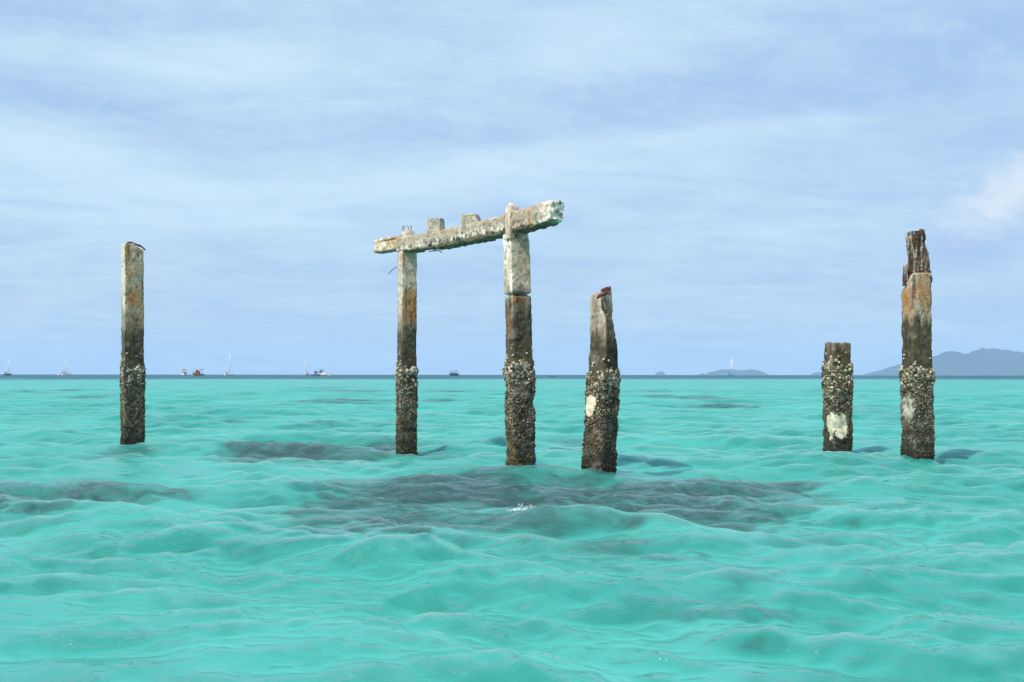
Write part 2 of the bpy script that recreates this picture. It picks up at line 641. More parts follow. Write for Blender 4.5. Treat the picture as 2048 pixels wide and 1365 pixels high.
WATER_DARK = (0.020, 0.215, 0.180, 1)
WATER_LIGHT = (0.075, 0.440, 0.372, 1)
WATER_REEF = (0.026, 0.052, 0.056, 1)
WATER_DEEP = (0.006, 0.075, 0.100, 1)
REEFS = [  # px, py, half width, half height, strength
    (640, 902, 200, 22, 1.0), (760, 892, 120, 12, 0.8), (480, 912, 60, 8, 0.4), (265, 905, 70, 14, 0.55), (560, 885, 120, 6, 0.5),
    (40, 1000, 190, 34, 1.0), (230, 985, 190, 12, 0.85), (60, 985, 90, 10, 0.8), (330, 985, 90, 10, 0.7),
    (760, 975, 150, 16, 0.75), (960, 985, 300, 40, 1.0), (1120, 995, 240, 40, 0.95), (1340, 988, 300, 36, 1.0), (1540, 975, 130, 24, 0.9), (780, 1000, 190, 22, 0.8),
    (860, 1034, 240, 26, 0.85), (1420, 1018, 220, 26, 0.8), (1080, 1030, 180, 22, 0.7), (1010, 955, 90, 8, 0.55), (1190, 965, 80, 12, 0.7),
    (1240, 1085, 130, 20, 0.6), (1350, 1100, 60, 16, 0.45), (1500, 1150, 90, 26, 0.3), (1470, 1190, 110, 22, 0.42), (1640, 1060, 130, 24, 0.35),
    (1130, 880, 60, 6, 0.5), (930, 915, 70, 5, 0.5),
    (690, 803, 110, 4, 0.75), (720, 783, 70, 3, 0.55), (870, 802, 50, 4, 0.75), (890, 783, 60, 2.5, 0.5), (1390, 797, 80, 4, 0.75), (1450, 815, 90, 4, 0.75), (1330, 795, 50, 3, 0.5),
    (110, 782, 45, 3, 0.7), (200, 795, 60, 3, 0.6), (40, 788, 50, 2.5, 0.5), (1745, 797, 14, 2.5, 0.8), (640, 850, 80, 3, 0.4), (650, 776, 70, 2.0, 0.5),
    (1300, 784, 60, 2.2, 0.5), (1870, 830, 130, 4, 0.35), (430, 845, 60, 3, 0.4), (1610, 783, 60, 2, 0.4),
]
FOAM = [(1068, 1033, 0.15, 0.06), (335, 803, 0.9, 0.7), (1605, 772, 1.6, 1.2)]
WATERLINES = [(265, 889, 17.0, 0.045), (813, 907, 15.8, -0.01), (1041, 931, 12.7, 0.09), (1199, 942, 12.0, 0.087), (1676, 905, 15.5, 0.04), (1836, 919, 14.4, 0.025)]
water()


# ------------------------------------------------------------------ bars: pillars, beams, blocks
def ring_pts(n, corner):
    """perimeter of a unit square (-1..1)^2 with rounded corners -> (n,2) points and normals"""
    per = 8.0
    s = (np.arange(n) + 0.5) / n * per
    side = (s // 2).astype(int)
    t = s % 2 - 1
    p = np.zeros((n, 2))
    nn = np.zeros((n, 2))
    for k in range(4):
        m = side == k
        c_, s_ = [(1, 0), (0, 1), (-1, 0), (0, -1)][k]
        p[m] = np.stack([c_ - s_ * t[m], s_ + c_ * t[m]], 1)
        nn[m] = (c_, s_)
    # rounding: pull corners in
    ex = np.clip(np.abs(p) - (1 - corner), 0, None)
    both = (ex[:, 0] > 0) & (ex[:, 1] > 0)
    for i in np.where(both)[0]:
        e = ex[i] / np.linalg.norm(ex[i])
        q = (1 - corner) + e * min(np.linalg.norm(ex[i]), corner)
        nn[i] = np.sign(p[i]) * e
        p[i] = np.sign(p[i]) * q
    return p, nn


def bar(name, O0, O1, U, Vv, bounds, n_len, n_per, mat, shade, parent=None, corner=0.12, top=None, bottom=None,
        rough=0.006, freq=9.0, bulge=None, seed=0.0, cap_rough=0.015, straight=0.0, bend=None, loc=None):
    """a rough rectangular prism from O0 to O1. bounds(s)->u0,u1,v0,v1 arrays. top(u,v)->length at which it is broken off."""
    O0, O1 = np.array(O0), np.array(O1)
    L = np.linalg.norm(O1 - O0)
    W = (O1 - O0) / L
    U, Vv = np.array(U), np.array(Vv)
    p, nn = ring_pts(n_per, corner)
    s = np.linspace(0, L, n_len)
    cap = [0.93, 0.8, 0.6, 0.35, 0.12]
    rows = [(0.0, k, -1) for k in cap[::-1]] + [(q, 1.0, 0) for q in s] + [(L, k, 1) for k in cap]
    S = np.array([a for a, _, _ in rows])
    KS = np.array([b for _, b, _ in rows])
    END = np.array([e for _, _, e in rows])
    u0, u1, v0, v1 = bounds(S)
    cu, cv, hu, hv = (u0 + u1) / 2, (v0 + v1) / 2, (u1 - u0) / 2, (v1 - v0) / 2
    u = cu[:, None] + hu[:, None] * p[None, :, 0] * KS[:, None]
    v = cv[:, None] + hv[:, None] * p[None, :, 1] * KS[:, None]
    SS = np.repeat(S[:, None], n_per, 1)
    u, v, SS = u.ravel(), v.ravel(), SS.ravel()
    ks = np.repeat(KS, n_per)
    end = np.repeat(END, n_per)
    nu = np.tile(nn[:, 0], len(rows)) * (end == 0)
    nv = np.tile(nn[:, 1], len(rows)) * (end == 0)
    if top is not None:
        tl = top(u, v)
        SS = np.where(end == 1, tl, np.minimum(SS, tl))
    if bottom is not None:
        bl = bottom(u, v)
        SS = np.where(end == -1, bl, np.maximum(SS, bl))
    P = O0 + W * SS[:, None] + U * u[:, None] + Vv * v[:, None]
    Q = P * freq + seed
    # relief
    d = rough * (0.55 * fbm(Q, 4) + 0.5 * fbm(Q * np.array([1, 1, 1.0]) * 3.1 + 5, 3))
    edge = np.clip(np.tile(np.minimum(np.abs(p[:, 0]), np.abs(p[:, 1])), len(rows)) - 0.72, 0, 1) / 0.28
    d -= edge * np.clip(fbm(P * 5.5 + seed + 31, 3) + 0.05, 0, 1) * 0.020 * (rough / 0.006)
    face = np.where(np.abs(nu) > np.abs(nv), np.where(nu > 0, 0, 2), np.where(nv > 0, 1, 3))
    info = dict(P=P, s=SS, u=u, v=v, nu=nu, nv=nv, end=end, face=face, edge=edge, L=L)
    if bulge is not None:
        d = d + bulge(info)
    N = U * nu[:, None] + Vv * nv[:, None]
    capn = fbm(Q * 1.3 + 3, 3)
    P = P + N * d[:, None] + W * ((end != 0) * capn * cap_rough)[:, None]
    if bend is not None:
        P = P + bend(SS)
    info['P'] = P
    info['d'] = d
    colr = shade(info)
    nrow = len(rows)
    idx = np.arange(nrow * n_per).reshape(nrow, n_per)
    nx = np.roll(idx, -1, 1)
    quads = np.stack([idx[:-1].ravel(), nx[:-1].ravel(), nx[1:].ravel(), idx[1:].ravel()], 1)
    c0 = len(P)
    P = np.vstack([P, P[idx[0]].mean(0), P[idx[-1]].mean(0)])
    colr = np.vstack([colr, colr[idx[0]].mean(0), colr[idx[-1]].mean(0)])
    fl = quads.tolist()
    for k in range(n_per):
        fl.append((c0, idx[0][(k + 1) % n_per], idx[0][k]))
        fl.append((c0 + 1, idx[-1][k], idx[-1][(k + 1) % n_per]))
    o = mesh_obj(name, P, fl, mat, parent, True, colr, loc=loc if loc is not None else O0)
    return o, info


PALE = np.array((0.50, 0.412, 0.318))
TAN = np.array((0.36, 0.258, 0.162))
WHITE = np.array((0.82, 0.733, 0.625))
RUST = np.array((0.20, 0.060, 0.022))
ORANGE = np.array((0.36, 0.17, 0.055))
BLACK = np.array((0.032, 0.026, 0.014))
OLIVE = np.array((0.060, 0.047, 0.022))
CREAM = np.array((0.76, 0.68, 0.50))
WETD = np.array((0.022, 0.019, 0.013))


def frame_at(px, Y, phi):
    b = math.atan2(px - 1024, F)
    d = np.array((math.sin(b), math.cos(b), 0.0))
    r = np.array((math.cos(b), -math.sin(b), 0.0))
    n1 = -math.cos(phi) * d - math.sin(phi) * r      # left visible face
    n2 = -math.sin(phi) * d + math.cos(phi) * r      # right visible face
    return n2, n1                                    # U, V


def zpix(py, Y):
    return CAM_H + (749.5 - py) / F * Y


SHELLS = []


def make_shells():
    rr = random.Random(5)
    for k in range(4):
        V, Fc = [], []
        n = 9
        rings = [(1.0, 0.0), (1.02, 0.22), (0.75, 0.55), (0.36, 0.74)]
        ph = [rr.uniform(0.82, 1.15) for _ in range(n)]
        for (q, z) in rings:
            for i in range(n):
                a = 2 * PI * i / n
                V.append((q * ph[i] * math.cos(a) * 1.15, q * ph[(i + 2) % n] * math.sin(a) * 0.85, z + rr.uniform(-0.10, 0.10)))
        V.append((0.08, 0.02, 0.62))
        for j in range(3):
            for i in range(n):
                Fc.append((j * n + i, j * n + (i + 1) % n, (j + 1) * n + (i + 1) % n, (j + 1) * n + i))
        for i in range(n):
            Fc.append((3 * n + i, 3 * n + (i + 1) % n, 4 * n))
        me = bpy.data.meshes.new("oyster_shell")
        me.from_pydata(V, [], Fc)
        me.materials.append(MAT_OYSTER)
        me.update()
        SHELLS.append(me)


make_shells()


def grow(parent, info, U, Vv, zlo, ztop, bare, count, seed, n_oyster, big_below=0.45, tint=None, stray=10):
    """barnacles over a pillar's tidal zone: one crust, and the large oysters on its upper rim one by one"""
    count = int(count * 1.4)
    r = np.random.default_rng(seed)
    U, Vv = np.array(U), np.array(Vv)
    P, s = info['P'], info['P'][:, 2]
    side = info['end'] == 0
    cand = np.where(side & (s > zlo) & (s < ztop + 0.12))[0]
    Pc = P[cand]
    ragged = ztop + 0.10 * fbm(Pc * np.array([4, 4, 0.0]) + seed, 2) - 0.02
    ok = (Pc[:, 2] < ragged) & ~bare(info, cand)
    cand = cand[ok]
    thin = fbm(P[cand] * 6 + seed + 50, 3)
    cand = cand[thin > -0.55 + 0.5 * r.random(len(cand))]
    pick = r.choice(cand, size=count, replace=True)
    base = P[pick]
    nrm = U * info['nu'][pick][:, None] + Vv * info['nv'][pick][:, None]
    tang = np.cross(nrm, (0, 0, 1.0))
    base = base + tang * r.uniform(-0.012, 0.012, (count, 1)) + np.array((0, 0, 1.0)) * r.uniform(-0.012, 0.012, (count, 1))
    z = base[:, 2]
    below = np.clip((ztop - z) / big_below, 0, 1)
    size = (0.0175 - 0.0085 * smooth(below, 0.2, 1.0)) * r.uniform(0.7, 1.35, count)
    lump = fbm(base * 7 + seed, 2)
    size *= 1 + 0.35 * lump
    tilt = nrm + r.normal(0, 0.35, (count, 3)) + np.array((0, 0, 0.15))
    tilt /= np.linalg.norm(tilt, axis=1)[:, None]
    ax = np.cross(tilt, r.normal(size=(count, 3)))
    ax /= np.linalg.norm(ax, axis=1)[:, None]
    ay = np.cross(tilt, ax)
    n = 6
    prof = [(1.15, -0.5), (0.95, 0.55), (0.52, 1.15)]
    V = np.zeros((count, n * 3 + 1, 3))
    jit = r.uniform(0.75, 1.25, (count, n))
    for j, (q, h) in enumerate(prof):
        for i in range(n):
            a = 2 * PI * i / n
            V[:, j * n + i] = base + (ax * math.cos(a) + ay * math.sin(a)) * (size * q * jit[:, i])[:, None] + tilt * (size * h * r.uniform(0.85, 1.15, count))[:, None]
    V[:, n * 3] = base + tilt * (size * 0.55)[:, None]
    fc = []
    for j in range(2):
        for i in range(n):
            a, b = j * n + i, j * n + (i + 1) % n
            fc.append((a, b, b + n)); fc.append((a, b + n, a + n))
    for i in range(n):
        fc.append((2 * n + i, 2 * n + (i + 1) % n, 3 * n))
    fc = np.array(fc)
    faces = (fc[None] + (np.arange(count) * (3 * n + 1))[:, None, None]).reshape(-1, 3)
    # colours: pale dry shells above, dark wet ones towards the water
    k = r.random(count)
    dry = smooth(z, 0.22, 0.85)
    dark = np.array((0.050, 0.040, 0.022)); mid = np.array((0.27, 0.225, 0.145)); pale = np.array((0.68, 0.61, 0.47))
    cb = lerp(dark, mid, np.clip(k * 1.1 * (0.35 + 0.75 * dry), 0, 1))
    cb = lerp(cb, pale, smooth(k, 0.80 - 0.18 * dry, 1.0) * (0.25 + 0.75 * dry) * (0.6 + 0.4 * (1 - below)))
    cb *= (0.9 + 0.35 * fbm(base * 4 + 8 + seed, 2))[:, None].clip(0.7, 1.4)
    cb *= (1 - 0.18 * smooth(below, 0.2, 0.9))[:, None] * (0.6 + 0.4 * smooth(z + 0.06 * lump, 0.1, 0.4))[:, None]
    if tint is not None:
        cb = tint(base, cb, r.random(count))
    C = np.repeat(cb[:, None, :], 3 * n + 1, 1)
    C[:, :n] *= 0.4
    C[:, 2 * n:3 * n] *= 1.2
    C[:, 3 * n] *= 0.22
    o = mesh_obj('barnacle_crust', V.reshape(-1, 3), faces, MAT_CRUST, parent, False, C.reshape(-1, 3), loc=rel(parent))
    o['kind'] = 'stuff'
    # large oysters along the rim
    vis = (U * info['nu'][cand][:, None] + Vv * info['nv'][cand][:, None])
    toward = (vis[:, 1] < 0.35)
    zc = P[cand][:, 2]
    wgt = np.exp(-((ztop - 0.05 - zc) / 0.10) ** 2) * toward + 1e-6
    wgt /= wgt.sum()
    pk = r.choice(cand, size=n_oyster, replace=False, p=wgt)
    allside = np.where(side & (s > ztop - 0.02) & (s < ztop + 0.22))[0]
    allside = allside[(U * info['nu'][allside][:, None] + Vv * info['nv'][allside][:, None])[:, 1] < 0.2]
    if stray and len(allside) > stray:
        pk = np.concatenate([pk, r.choice(allside, size=stray, replace=False)])
    off = rel(parent)
    for q, i in enumerate(pk):
        nr_ = U * info['nu'][i] + Vv * info['nv'][i]
        nv_ = Vector(nr_ + r.normal(0, 0.3, 3) + np.array((0, 0, 0.25))).normalized()
        o = bpy.data.objects.new('oyster_shell', SHELLS[int(r.integers(0, 4))])
        sc = r.uniform(0.017, 0.034) if q < n_oyster else r.uniform(0.012, 0.022)
        qt = nv_.to_track_quat('Z', 'Y')
        o.rotation_mode = 'QUATERNION'
        from mathutils import Quaternion
        o.rotation_quaternion = qt @ Quaternion((0, 0, 1), float(r.uniform(0, 6.28)))
        o.scale = (sc, sc, sc * r.uniform(0.6, 1.0))
        o.location = Vector(P[i] - nr_ * 0.004) - off + Vector(nr_) * 0.008
        link(o, parent)


def tube(name, pts, r, mat, parent, n=6):
    """thin bent rod through world points"""
    V, Fc = [], []
    pts = [Vector(p) for p in pts]
    for i, p in enumerate(pts):
        t = (pts[min(i + 1, len(pts) - 1)] - pts[max(i - 1, 0)]).normalized()
        a = t.orthogonal().normalized()
        b = t.cross(a)
        q = r if not isinstance(r, (list, tuple)) else r[i]
        for k in range(n):
            V.append(p + a * (math.cos(2 * PI * k / n) * q) + b * (math.sin(2 * PI * k / n) * q))
    for i in range(len(pts) - 1):
        for k in range(n):
            Fc.append((i * n + k, i * n + (k + 1) % n, (i + 1) * n + (k + 1) % n, (i + 1) * n + k))
    Fc.append(tuple(range(n))[::-1])
    Fc.append(tuple((len(pts) - 1) * n + k for k in range(n)))
    return mesh_obj(name, [tuple(v) for v in V], Fc, mat, parent, True, loc=pts[0])


def cracks(info, seed, dens=1.0, vertical=True):
    """0..1 mask of thin wandering cracks on a face"""
    P = info['P'] if 'P' in info else None
    sc = np.array([3.2, 3.2, 1.1]) if vertical else np.array([2.2, 2.2, 2.2])
    a = fbm(P * sc + seed, 3)
    b = fbm(P * np.array([1.6, 1.6, 3.4]) + seed + 40, 3)
    c1 = 1 - smooth(np.abs(a), 0.0, 0.030)
    c2 = (1 - smooth(np.abs(b - 0.1), 0.0, 0.022)) * 0.7
    gate = smooth(fbm(P * 1.1 + seed + 9, 2), -0.15, 0.25)
    return np.maximum(c1, c2) * gate * dens


def std_shade(seed,  z_pale, z_dark, z_barn, rusts=(), whites=0.5, left_lit=0.6, yellow=0.0, bare_fn=None, tan=0.5, soft=1.0):
    """concrete bleached above, stained towards the high-water mark, black with algae below it"""
    def f(i):
        P = i['P']
        z = P[:, 2]
        n1 = fbm(P * 2.3 + seed, 4)
        n2 = fbm(P * 7.0 + seed + 3, 4)
        n3 = fbm(P * np.array([9, 9, 1.1]) + seed, 3)      # streaks running down
        c = lerp(PALE, TAN, smooth(n1 + 0.4 * n3, -0.35, 0.55) * tan)
        c = lerp(c, WHITE, smooth(n2 + 0.3 * n1, 0.10, 0.75) * whites)
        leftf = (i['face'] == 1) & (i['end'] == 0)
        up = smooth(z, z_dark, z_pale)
        c = lerp(c, WHITE, leftf * left_lit * smooth(n1, -0.7, 0.2))  # sunlight on the left faces painted in as whiter concrete
        # dark pits
        c = c * (1 - 0.55 * smooth(fbm(P * 16 + seed, 3), 0.28, 0.6))[:, None]
        # algae
        zz = z + 0.11 * n1 + 0.10 * n3
        zz = zz + 0.10 * n3 + 0.06 * n2
        dk = 1 - smooth(zz, z_dark - 0.20 * soft, z_dark + 0.24 * soft)
        dk = np.clip(dk * (1 + 0.35 * n2), 0, 1)
        alg = lerp(BLACK, OLIVE, smooth(n2 + n3 * 0.6, -0.3, 0.6))
        alg = lerp(alg, PALE * 0.28, smooth(n2, 0.45, 0.9) * 0.6)
        c = lerp(c, alg, dk * 0.95)
        half = 1 - smooth(zz, z_dark, z_pale)
        c = lerp(c, OLIVE * 1.5, half * (1 - dk) * 0.6)
        for (zc, hz, facek, uc, hw, kk, st) in rusts:
            co = np.where(i['face'] == 1, i['u'], i['v'])
            m = (i['face'] == facek) * np.exp(-((co - uc) / hw) ** 2) * smooth(1.1 - np.abs(z - zc) / hz + 0.5 * n3 + 0.3 * n2, 0.0, 0.7)
            c = lerp(c, RUST if kk else ORANGE, np.clip(m * st, 0, 1))
        # under the crust and at the water
        bz = 1 - smooth(z + 0.05 * n2, z_barn - 0.02, z_barn + 0.02)
        c = lerp(c, lerp(np.array((0.05, 0.044, 0.032)), np.array((0.16, 0.14, 0.10)), smooth(n2, -0.2, 0.5)), bz)
        wet = 1 - smooth(z + 0.05 * n2, 0.06, 0.30)
        c = lerp(c, WETD, wet * 0.8)
        if bare_fn is not None:
            b = bare_fn(i, None)
            bb = CREAM * (0.82 + 0.3 * n2 + 0.1 * n1)[:, None]
            c = np.where(b[:, None], bb, c)
        ck = cracks(i, seed, 1.0) * smooth(z, z_barn, z_barn + 0.2)
        c = c * (1 - 0.78 * ck)[:, None]
        return np.clip(c, 0.006, 0.82)
    return f


def std_bulge(seed, z_barn, shade_or_crust=0.014, crack=0.014, extra=None):
    def f(i):
        P = i['P']
        z = P[:, 2]
        q = (1 - smooth(z + 0.04 * fbm(P * 5 + seed, 2), z_barn - 0.03, z_barn + 0.03))
        d = q * shade_or_crust * (0.7 + 1.1 * fbm(P * 6 + seed, 3))
        d = d - cracks(i, seed, 1.0) * crack * (1 - q)
        # spalled hollows
        d = d - 0.008 * smooth(fbm(P * 3.4 + seed + 12, 3), 0.25, 0.6) * (1 - q)
        if extra is not None:
            d = d + extra(i)
        return d
    return f


def table(rows):
    """rows of (z, u0, u1, v0, v1), with z measured up the pillar from its foot"""
    R = np.array(sorted(rows))
    return lambda s: tuple(np.interp(s, R[:, 0], R[:, k]) for k in (1, 2, 3, 4))


FOOT = -1.3   # the pillars stand on the sea bed, below the water


def pillar_axis(pxb, pyb, pxt, pyt, Y):
    """line through the centre of a pillar, from the sea bed to above its top"""
    a, b = at(pxb, pyb, Y), at(pxt, pyt, Y)
    d = (b - a) / (b.z - a.z)
    return a + d * (FOOT - a.z), b


def no_bare(i, c):
    n = len(i['P']) if c is None else len(c)
    return np.zeros(n, dtype=bool)


def patch_bare(face_list, zc, hz, uc, hw, seed):
    """a patch scraped clean of shells"""
    def f(i, c):
        sl = slice(None) if c is None else c
        P = i['P'][sl]
        fa = i['face'][sl]
        m = np.zeros(len(P), dtype=bool)
        n = fbm(P * 13 + seed, 4) * 0.95 - 0.1
        for k in face_list:
            co = np.where(fa == 1, i['u'][sl], i['v'][sl])
            m |= (fa == k) & (((P[:, 2] - zc) / hz) ** 2 + ((co - uc[k]) / hw[k]) ** 2 + n < 1.0) & (i['end'][sl] == 0)
        return m
    return f


# ---- pillar at the far left ------------------------------------------------
def pillar_one():
    Y, ph = 17.0, rad(79)
    U, V = frame_at(265, Y, ph)
    A, B = pillar_axis(265.5, 887, 265, 490, Y)
    w2 = 0.158
    t = empty('concrete_pillar', at(265.5, 889, Y))
    tag(t, 'tall slim concrete pillar standing alone at the far left, rusty broken top', 'pillar', 'ruined jetty pillars in the sea')
    L = (B - A).length + 0.08
    B2 = A + (B - A).normalized() * L
    zt = zpix(487, Y)

    def top(u, v):
        # the break slopes down to the right
        return (zt - FOOT) - 0.10 * smooth(-v, -0.05, 0.16) - 0.02 + 0.018 * fbm(np.stack([u, v, 0 * u], 1) * 22, 3)
    zb = zpix(731, Y)
    rusts = [(zpix(598, Y), 0.24, 0, 0.045, 0.045, 1, 0.85), (zpix(600, Y), 0.26, 0, 0.0, 0.11, 0, 0.8), (zpix(640, Y), 0.16, 0, -0.06, 0.06, 0, 0.5),
             (zpix(502, Y), 0.06, 0, 0.02, 0.08, 1, 0.4), (zpix(565, Y), 0.08, 0, -0.13, 0.02, 1, 0.8), (zpix(510, Y), 0.10, 0, 0.1, 0.05, 0, 0.8), (zpix(505, Y), 0.10, 0, -0.08, 0.06, 0, 0.7), (zpix(560, Y), 0.35, 0, 0.05, 0.03, 0, 0.5)]
    sh0 = std_shade(1.3, zpix(600, Y), zpix(655, Y), zb, rusts, 0.15, 0.6, tan=1.1)

    def sh(i):
        c = sh0(i)
        z = i['P'][:, 2]
        seam = np.exp(-((z - zpix(524, Y)) / 0.009) ** 2)
        c = c * (1 - 0.45 * seam)[:, None]
        up = (i['end'] == 1)
        c[up] = lerp(WHITE, RUST, smooth(fbm(i['P'][up] * 14, 2), 0.05, 0.3))
        return c
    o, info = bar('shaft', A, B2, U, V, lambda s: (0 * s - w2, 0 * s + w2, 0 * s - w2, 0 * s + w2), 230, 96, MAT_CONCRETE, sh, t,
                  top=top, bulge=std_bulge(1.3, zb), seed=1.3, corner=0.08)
    grow(t, info, U, V, -0.12, zb, no_bare, 3000, 101, 34)
    P0 = Vector((A + (B - A).normalized() * (zt - FOOT)))
    Uv, Vv = Vector(U), Vector(V)
    z = Vector((0, 0, 1))
    for k, (a, b, r) in enumerate([(0.10, 0.0, 0.013), (0.13, 0.02, 0.012), (0.06, -0.03, 0.011)]):
        p = P0 + Uv * a + Vv * 0.10 - z * (0.0 + 0.012 * k)
        q = P0 + Uv * (a - 0.02) - Vv * (0.05) - z * 0.03
        e = P0 + Uv * (a + 0.02) - Vv * (0.19 - 0.05 * k) - z * (0.115 - 0.03 * k)
        tube('rebar', [p, p * 0.5 + q * 0.5 + z * 0.02, q, q * 0.4 + e * 0.6 + z * 0.02, e], r, MAT_RUST, t)


pillar_one()


# ---- the standing frame: two pillars with a beam across ---------------------------
def frame():
    Y2, Y3 = 15.8, 12.7
    p2, p3 = at(813, 905, Y2), at(1041, 928, Y3)
    root = empty('concrete_frame', ((p2.x + p3.x) / 2, (p2.y + p3.y) / 2, 0.0))
    tag(root, 'ruined concrete gateway of two pillars joined by a broken slanting beam', 'ruin')
    zaxis = Vector((0, 0, 1))
    # far column
    ph2 = rad(72)
    U2, V2 = frame_at(813, Y2, ph2)
    A, B = pillar_axis(813, 905, 814.5, 500, Y2)
    zb = zpix(732, Y2)
    w2 = 0.125
    rus = [(zpix(610, Y2), 0.28, 0, 0.05, 0.022, 1, 0.9), (zpix(618, Y2), 0.22, 0, -0.09, 0.03, 1, 0.85), (zpix(615, Y2), 0.30, 0, -0.01, 0.12, 0, 0.8),
           (zpix(640, Y2), 0.10, 0, -0.04, 0.035, 1, 0.7), (zpix(520, Y2), 0.18, 0, 0.10, 0.035, 0, 0.85), (zpix(515, Y2), 0.10, 1, 0.08, 0.06, 0, 0.6)]
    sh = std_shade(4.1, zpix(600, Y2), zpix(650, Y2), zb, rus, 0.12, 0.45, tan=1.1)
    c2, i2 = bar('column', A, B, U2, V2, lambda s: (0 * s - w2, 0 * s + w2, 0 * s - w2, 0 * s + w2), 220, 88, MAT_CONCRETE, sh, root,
                 bulge=std_bulge(4.1, zb), seed=4.1, corner=0.08)
    c2['label'] = 'slim far column under the low end of the beam'
    grow(c2, i2, U2, V2, -0.2, zb, no_bare, 2700, 202, 32,
         tint=lambda b, c, k: np.where(((b[:, 2] < 0.55) & (k > 0.93))[:, None], np.array((0.25, 0.19, 0.03)), c))
    # near column, cracked right through
    ph3 = rad(66)
    U3, V3 = frame_at(1037, Y3, ph3)
    A3, B3 = pillar_axis(1041.5, 928, 1033, 462, Y3)
    zb3 = zpix(722, Y3)
    zc = zpix(590, Y3)
    w3 = 0.128
    sgap = (zc - FOOT)
    rus3 = [(zpix(602, Y3), 0.075, 0, 0.06, 0.05, 1, 0.95), (zpix(600, Y3), 0.06, 0, 0.12, 0.035, 0, 0.9), (zpix(600, Y3), 0.08, 0, -0.02, 0.05, 1, 0.5),
            (zpix(650, Y3), 0.25, 1, -0.02, 0.08, 0, 0.45), (zpix(510, Y3), 0.08, 1, -0.05, 0.02, 0, 0.6), (zpix(472, Y3), 0.06, 0, 0.07, 0.06, 1, 0.55)]
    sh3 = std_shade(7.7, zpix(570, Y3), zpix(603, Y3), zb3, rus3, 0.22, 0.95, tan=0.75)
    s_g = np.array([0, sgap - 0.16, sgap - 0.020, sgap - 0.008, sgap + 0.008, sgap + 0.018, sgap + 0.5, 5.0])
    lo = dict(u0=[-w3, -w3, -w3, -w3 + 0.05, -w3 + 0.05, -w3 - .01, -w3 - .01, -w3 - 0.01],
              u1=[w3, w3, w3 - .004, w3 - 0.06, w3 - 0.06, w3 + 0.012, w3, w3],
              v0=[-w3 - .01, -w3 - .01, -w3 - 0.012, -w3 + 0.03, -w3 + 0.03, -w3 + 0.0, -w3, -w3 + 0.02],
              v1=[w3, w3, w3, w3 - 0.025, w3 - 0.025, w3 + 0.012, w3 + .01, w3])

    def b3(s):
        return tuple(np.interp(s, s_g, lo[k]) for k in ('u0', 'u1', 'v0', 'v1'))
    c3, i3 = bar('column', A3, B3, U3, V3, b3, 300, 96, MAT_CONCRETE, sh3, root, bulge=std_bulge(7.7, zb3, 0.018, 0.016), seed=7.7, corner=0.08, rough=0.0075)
    c3['label'] = 'thicker near column with a dark crack right across it'

    def tint3(b, c, k):
        low = (b[:, 2] < 0.40) & (k > 0.35) & (fbm(b * 9 + 3, 2) > 0.02)
        return np.where(low[:, None], np.array((0.24, 0.15, 0.025)) * (0.5 + k[:, None] * 0.7), c)
    grow(c3, i3, U3, V3, -0.12, zb3, patch_bare([0], zpix(783, Y3), 0.05, {0: -0.06}, {0: 0.05}, 4), 3000, 303, 42, tint=tint3)

    # beam: over both columns, running towards the viewer on the right
    top2, top3 = at(812, 490, Y2), at(1031, 444, Y3)
    d = (top3 - top2).normalized()
    E0 = at(757, 493, Y2 + 0.30)
    dirv = (top3 - top2)
    hz = Vector((d.x, d.y, 0)).normalized()
    side = Vector((hz.y, -hz.x, 0))              # horizontal, away from the seen face
    if side.y < 0:
        side = -side
    Vn = -side                                   # seen long face looks left and forward
    upv = Vector((0, 0, 1))
    start = top2 - d * 0.13
    endp = at(1115, 424, 11.75)
    # long part from the far column to the near end
    Lb = (endp - start).length
    ax = (endp - start).normalized()
    Ub = np.array(ax.cross(Vn).normalized())
    if Ub[2] < 0:
        Ub = -Ub

    def bb(s):
        f = s / Lb
        sag = 0.055 * np.sin(f * PI)
        hgt = 0.122 + 0.014 * f
        rnd = 1 - 0.28 * np.clip((s - Lb + 0.16) / 0.16, 0, 1) ** 2
        return (-(hgt + sag + 0.006 * np.sin(s * 5.0)) * rnd, (hgt - sag) * rnd ** 0.4, (0 * s - 0.115) * rnd, (0.115 + 0.006 * np.sin(s * 3.1)) * rnd)

    def beam_bulge(i):
        P = i['P']
        under = smooth(-i['u'], 0.02, 0.13)
        n = fbm(P * 10 + 3, 4)
        d_ = 0.010 * n
        d_ -= under * 0.035 * np.clip(fbm(P * 8 + 70, 3) + 0.15, 0, 1)
        d_ -= cracks(i, 14.0, 1.0, False) * 0.010
        return d_

    def beam_shade(i):
        P = i['P']
        n1 = fbm(P * 2.5 + 2, 4)
        n2 = fbm(P * 9 + 6, 4)
        c = lerp(PALE * 0.95, TAN * 1.05, smooth(n1, -0.3, 0.6) * 0.6)
        c = lerp(c, np.array((0.30, 0.27, 0.21)), smooth(fbm(P * 22, 3), -0.1, 0.5) * 0.55)
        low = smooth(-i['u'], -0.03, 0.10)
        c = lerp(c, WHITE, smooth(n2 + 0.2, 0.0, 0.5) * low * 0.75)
        pits = smooth(fbm(P * np.array([13, 13, 15]) + 22, 3), 0.10, 0.38) * (0.25 + 0.75 * low)
        c = lerp(c, np.array((0.04, 0.036, 0.028)), pits * 0.95)
        c = lerp(c, ORANGE * 1.2, smooth(fbm(P * 3.1 + 44, 3), 0.3, 0.6) * 0.45)
        endz = smooth(i['s'], i['L'] - 0.32, i['L'] - 0.1)
        c = lerp(c, WHITE, endz * smooth(n2, -0.4, 0.2) * 0.8)
        c = np.where((i['end'] == 1)[:, None], lerp(WHITE, PALE * 0.5, smooth(n2, 0.0, 0.5)), c)
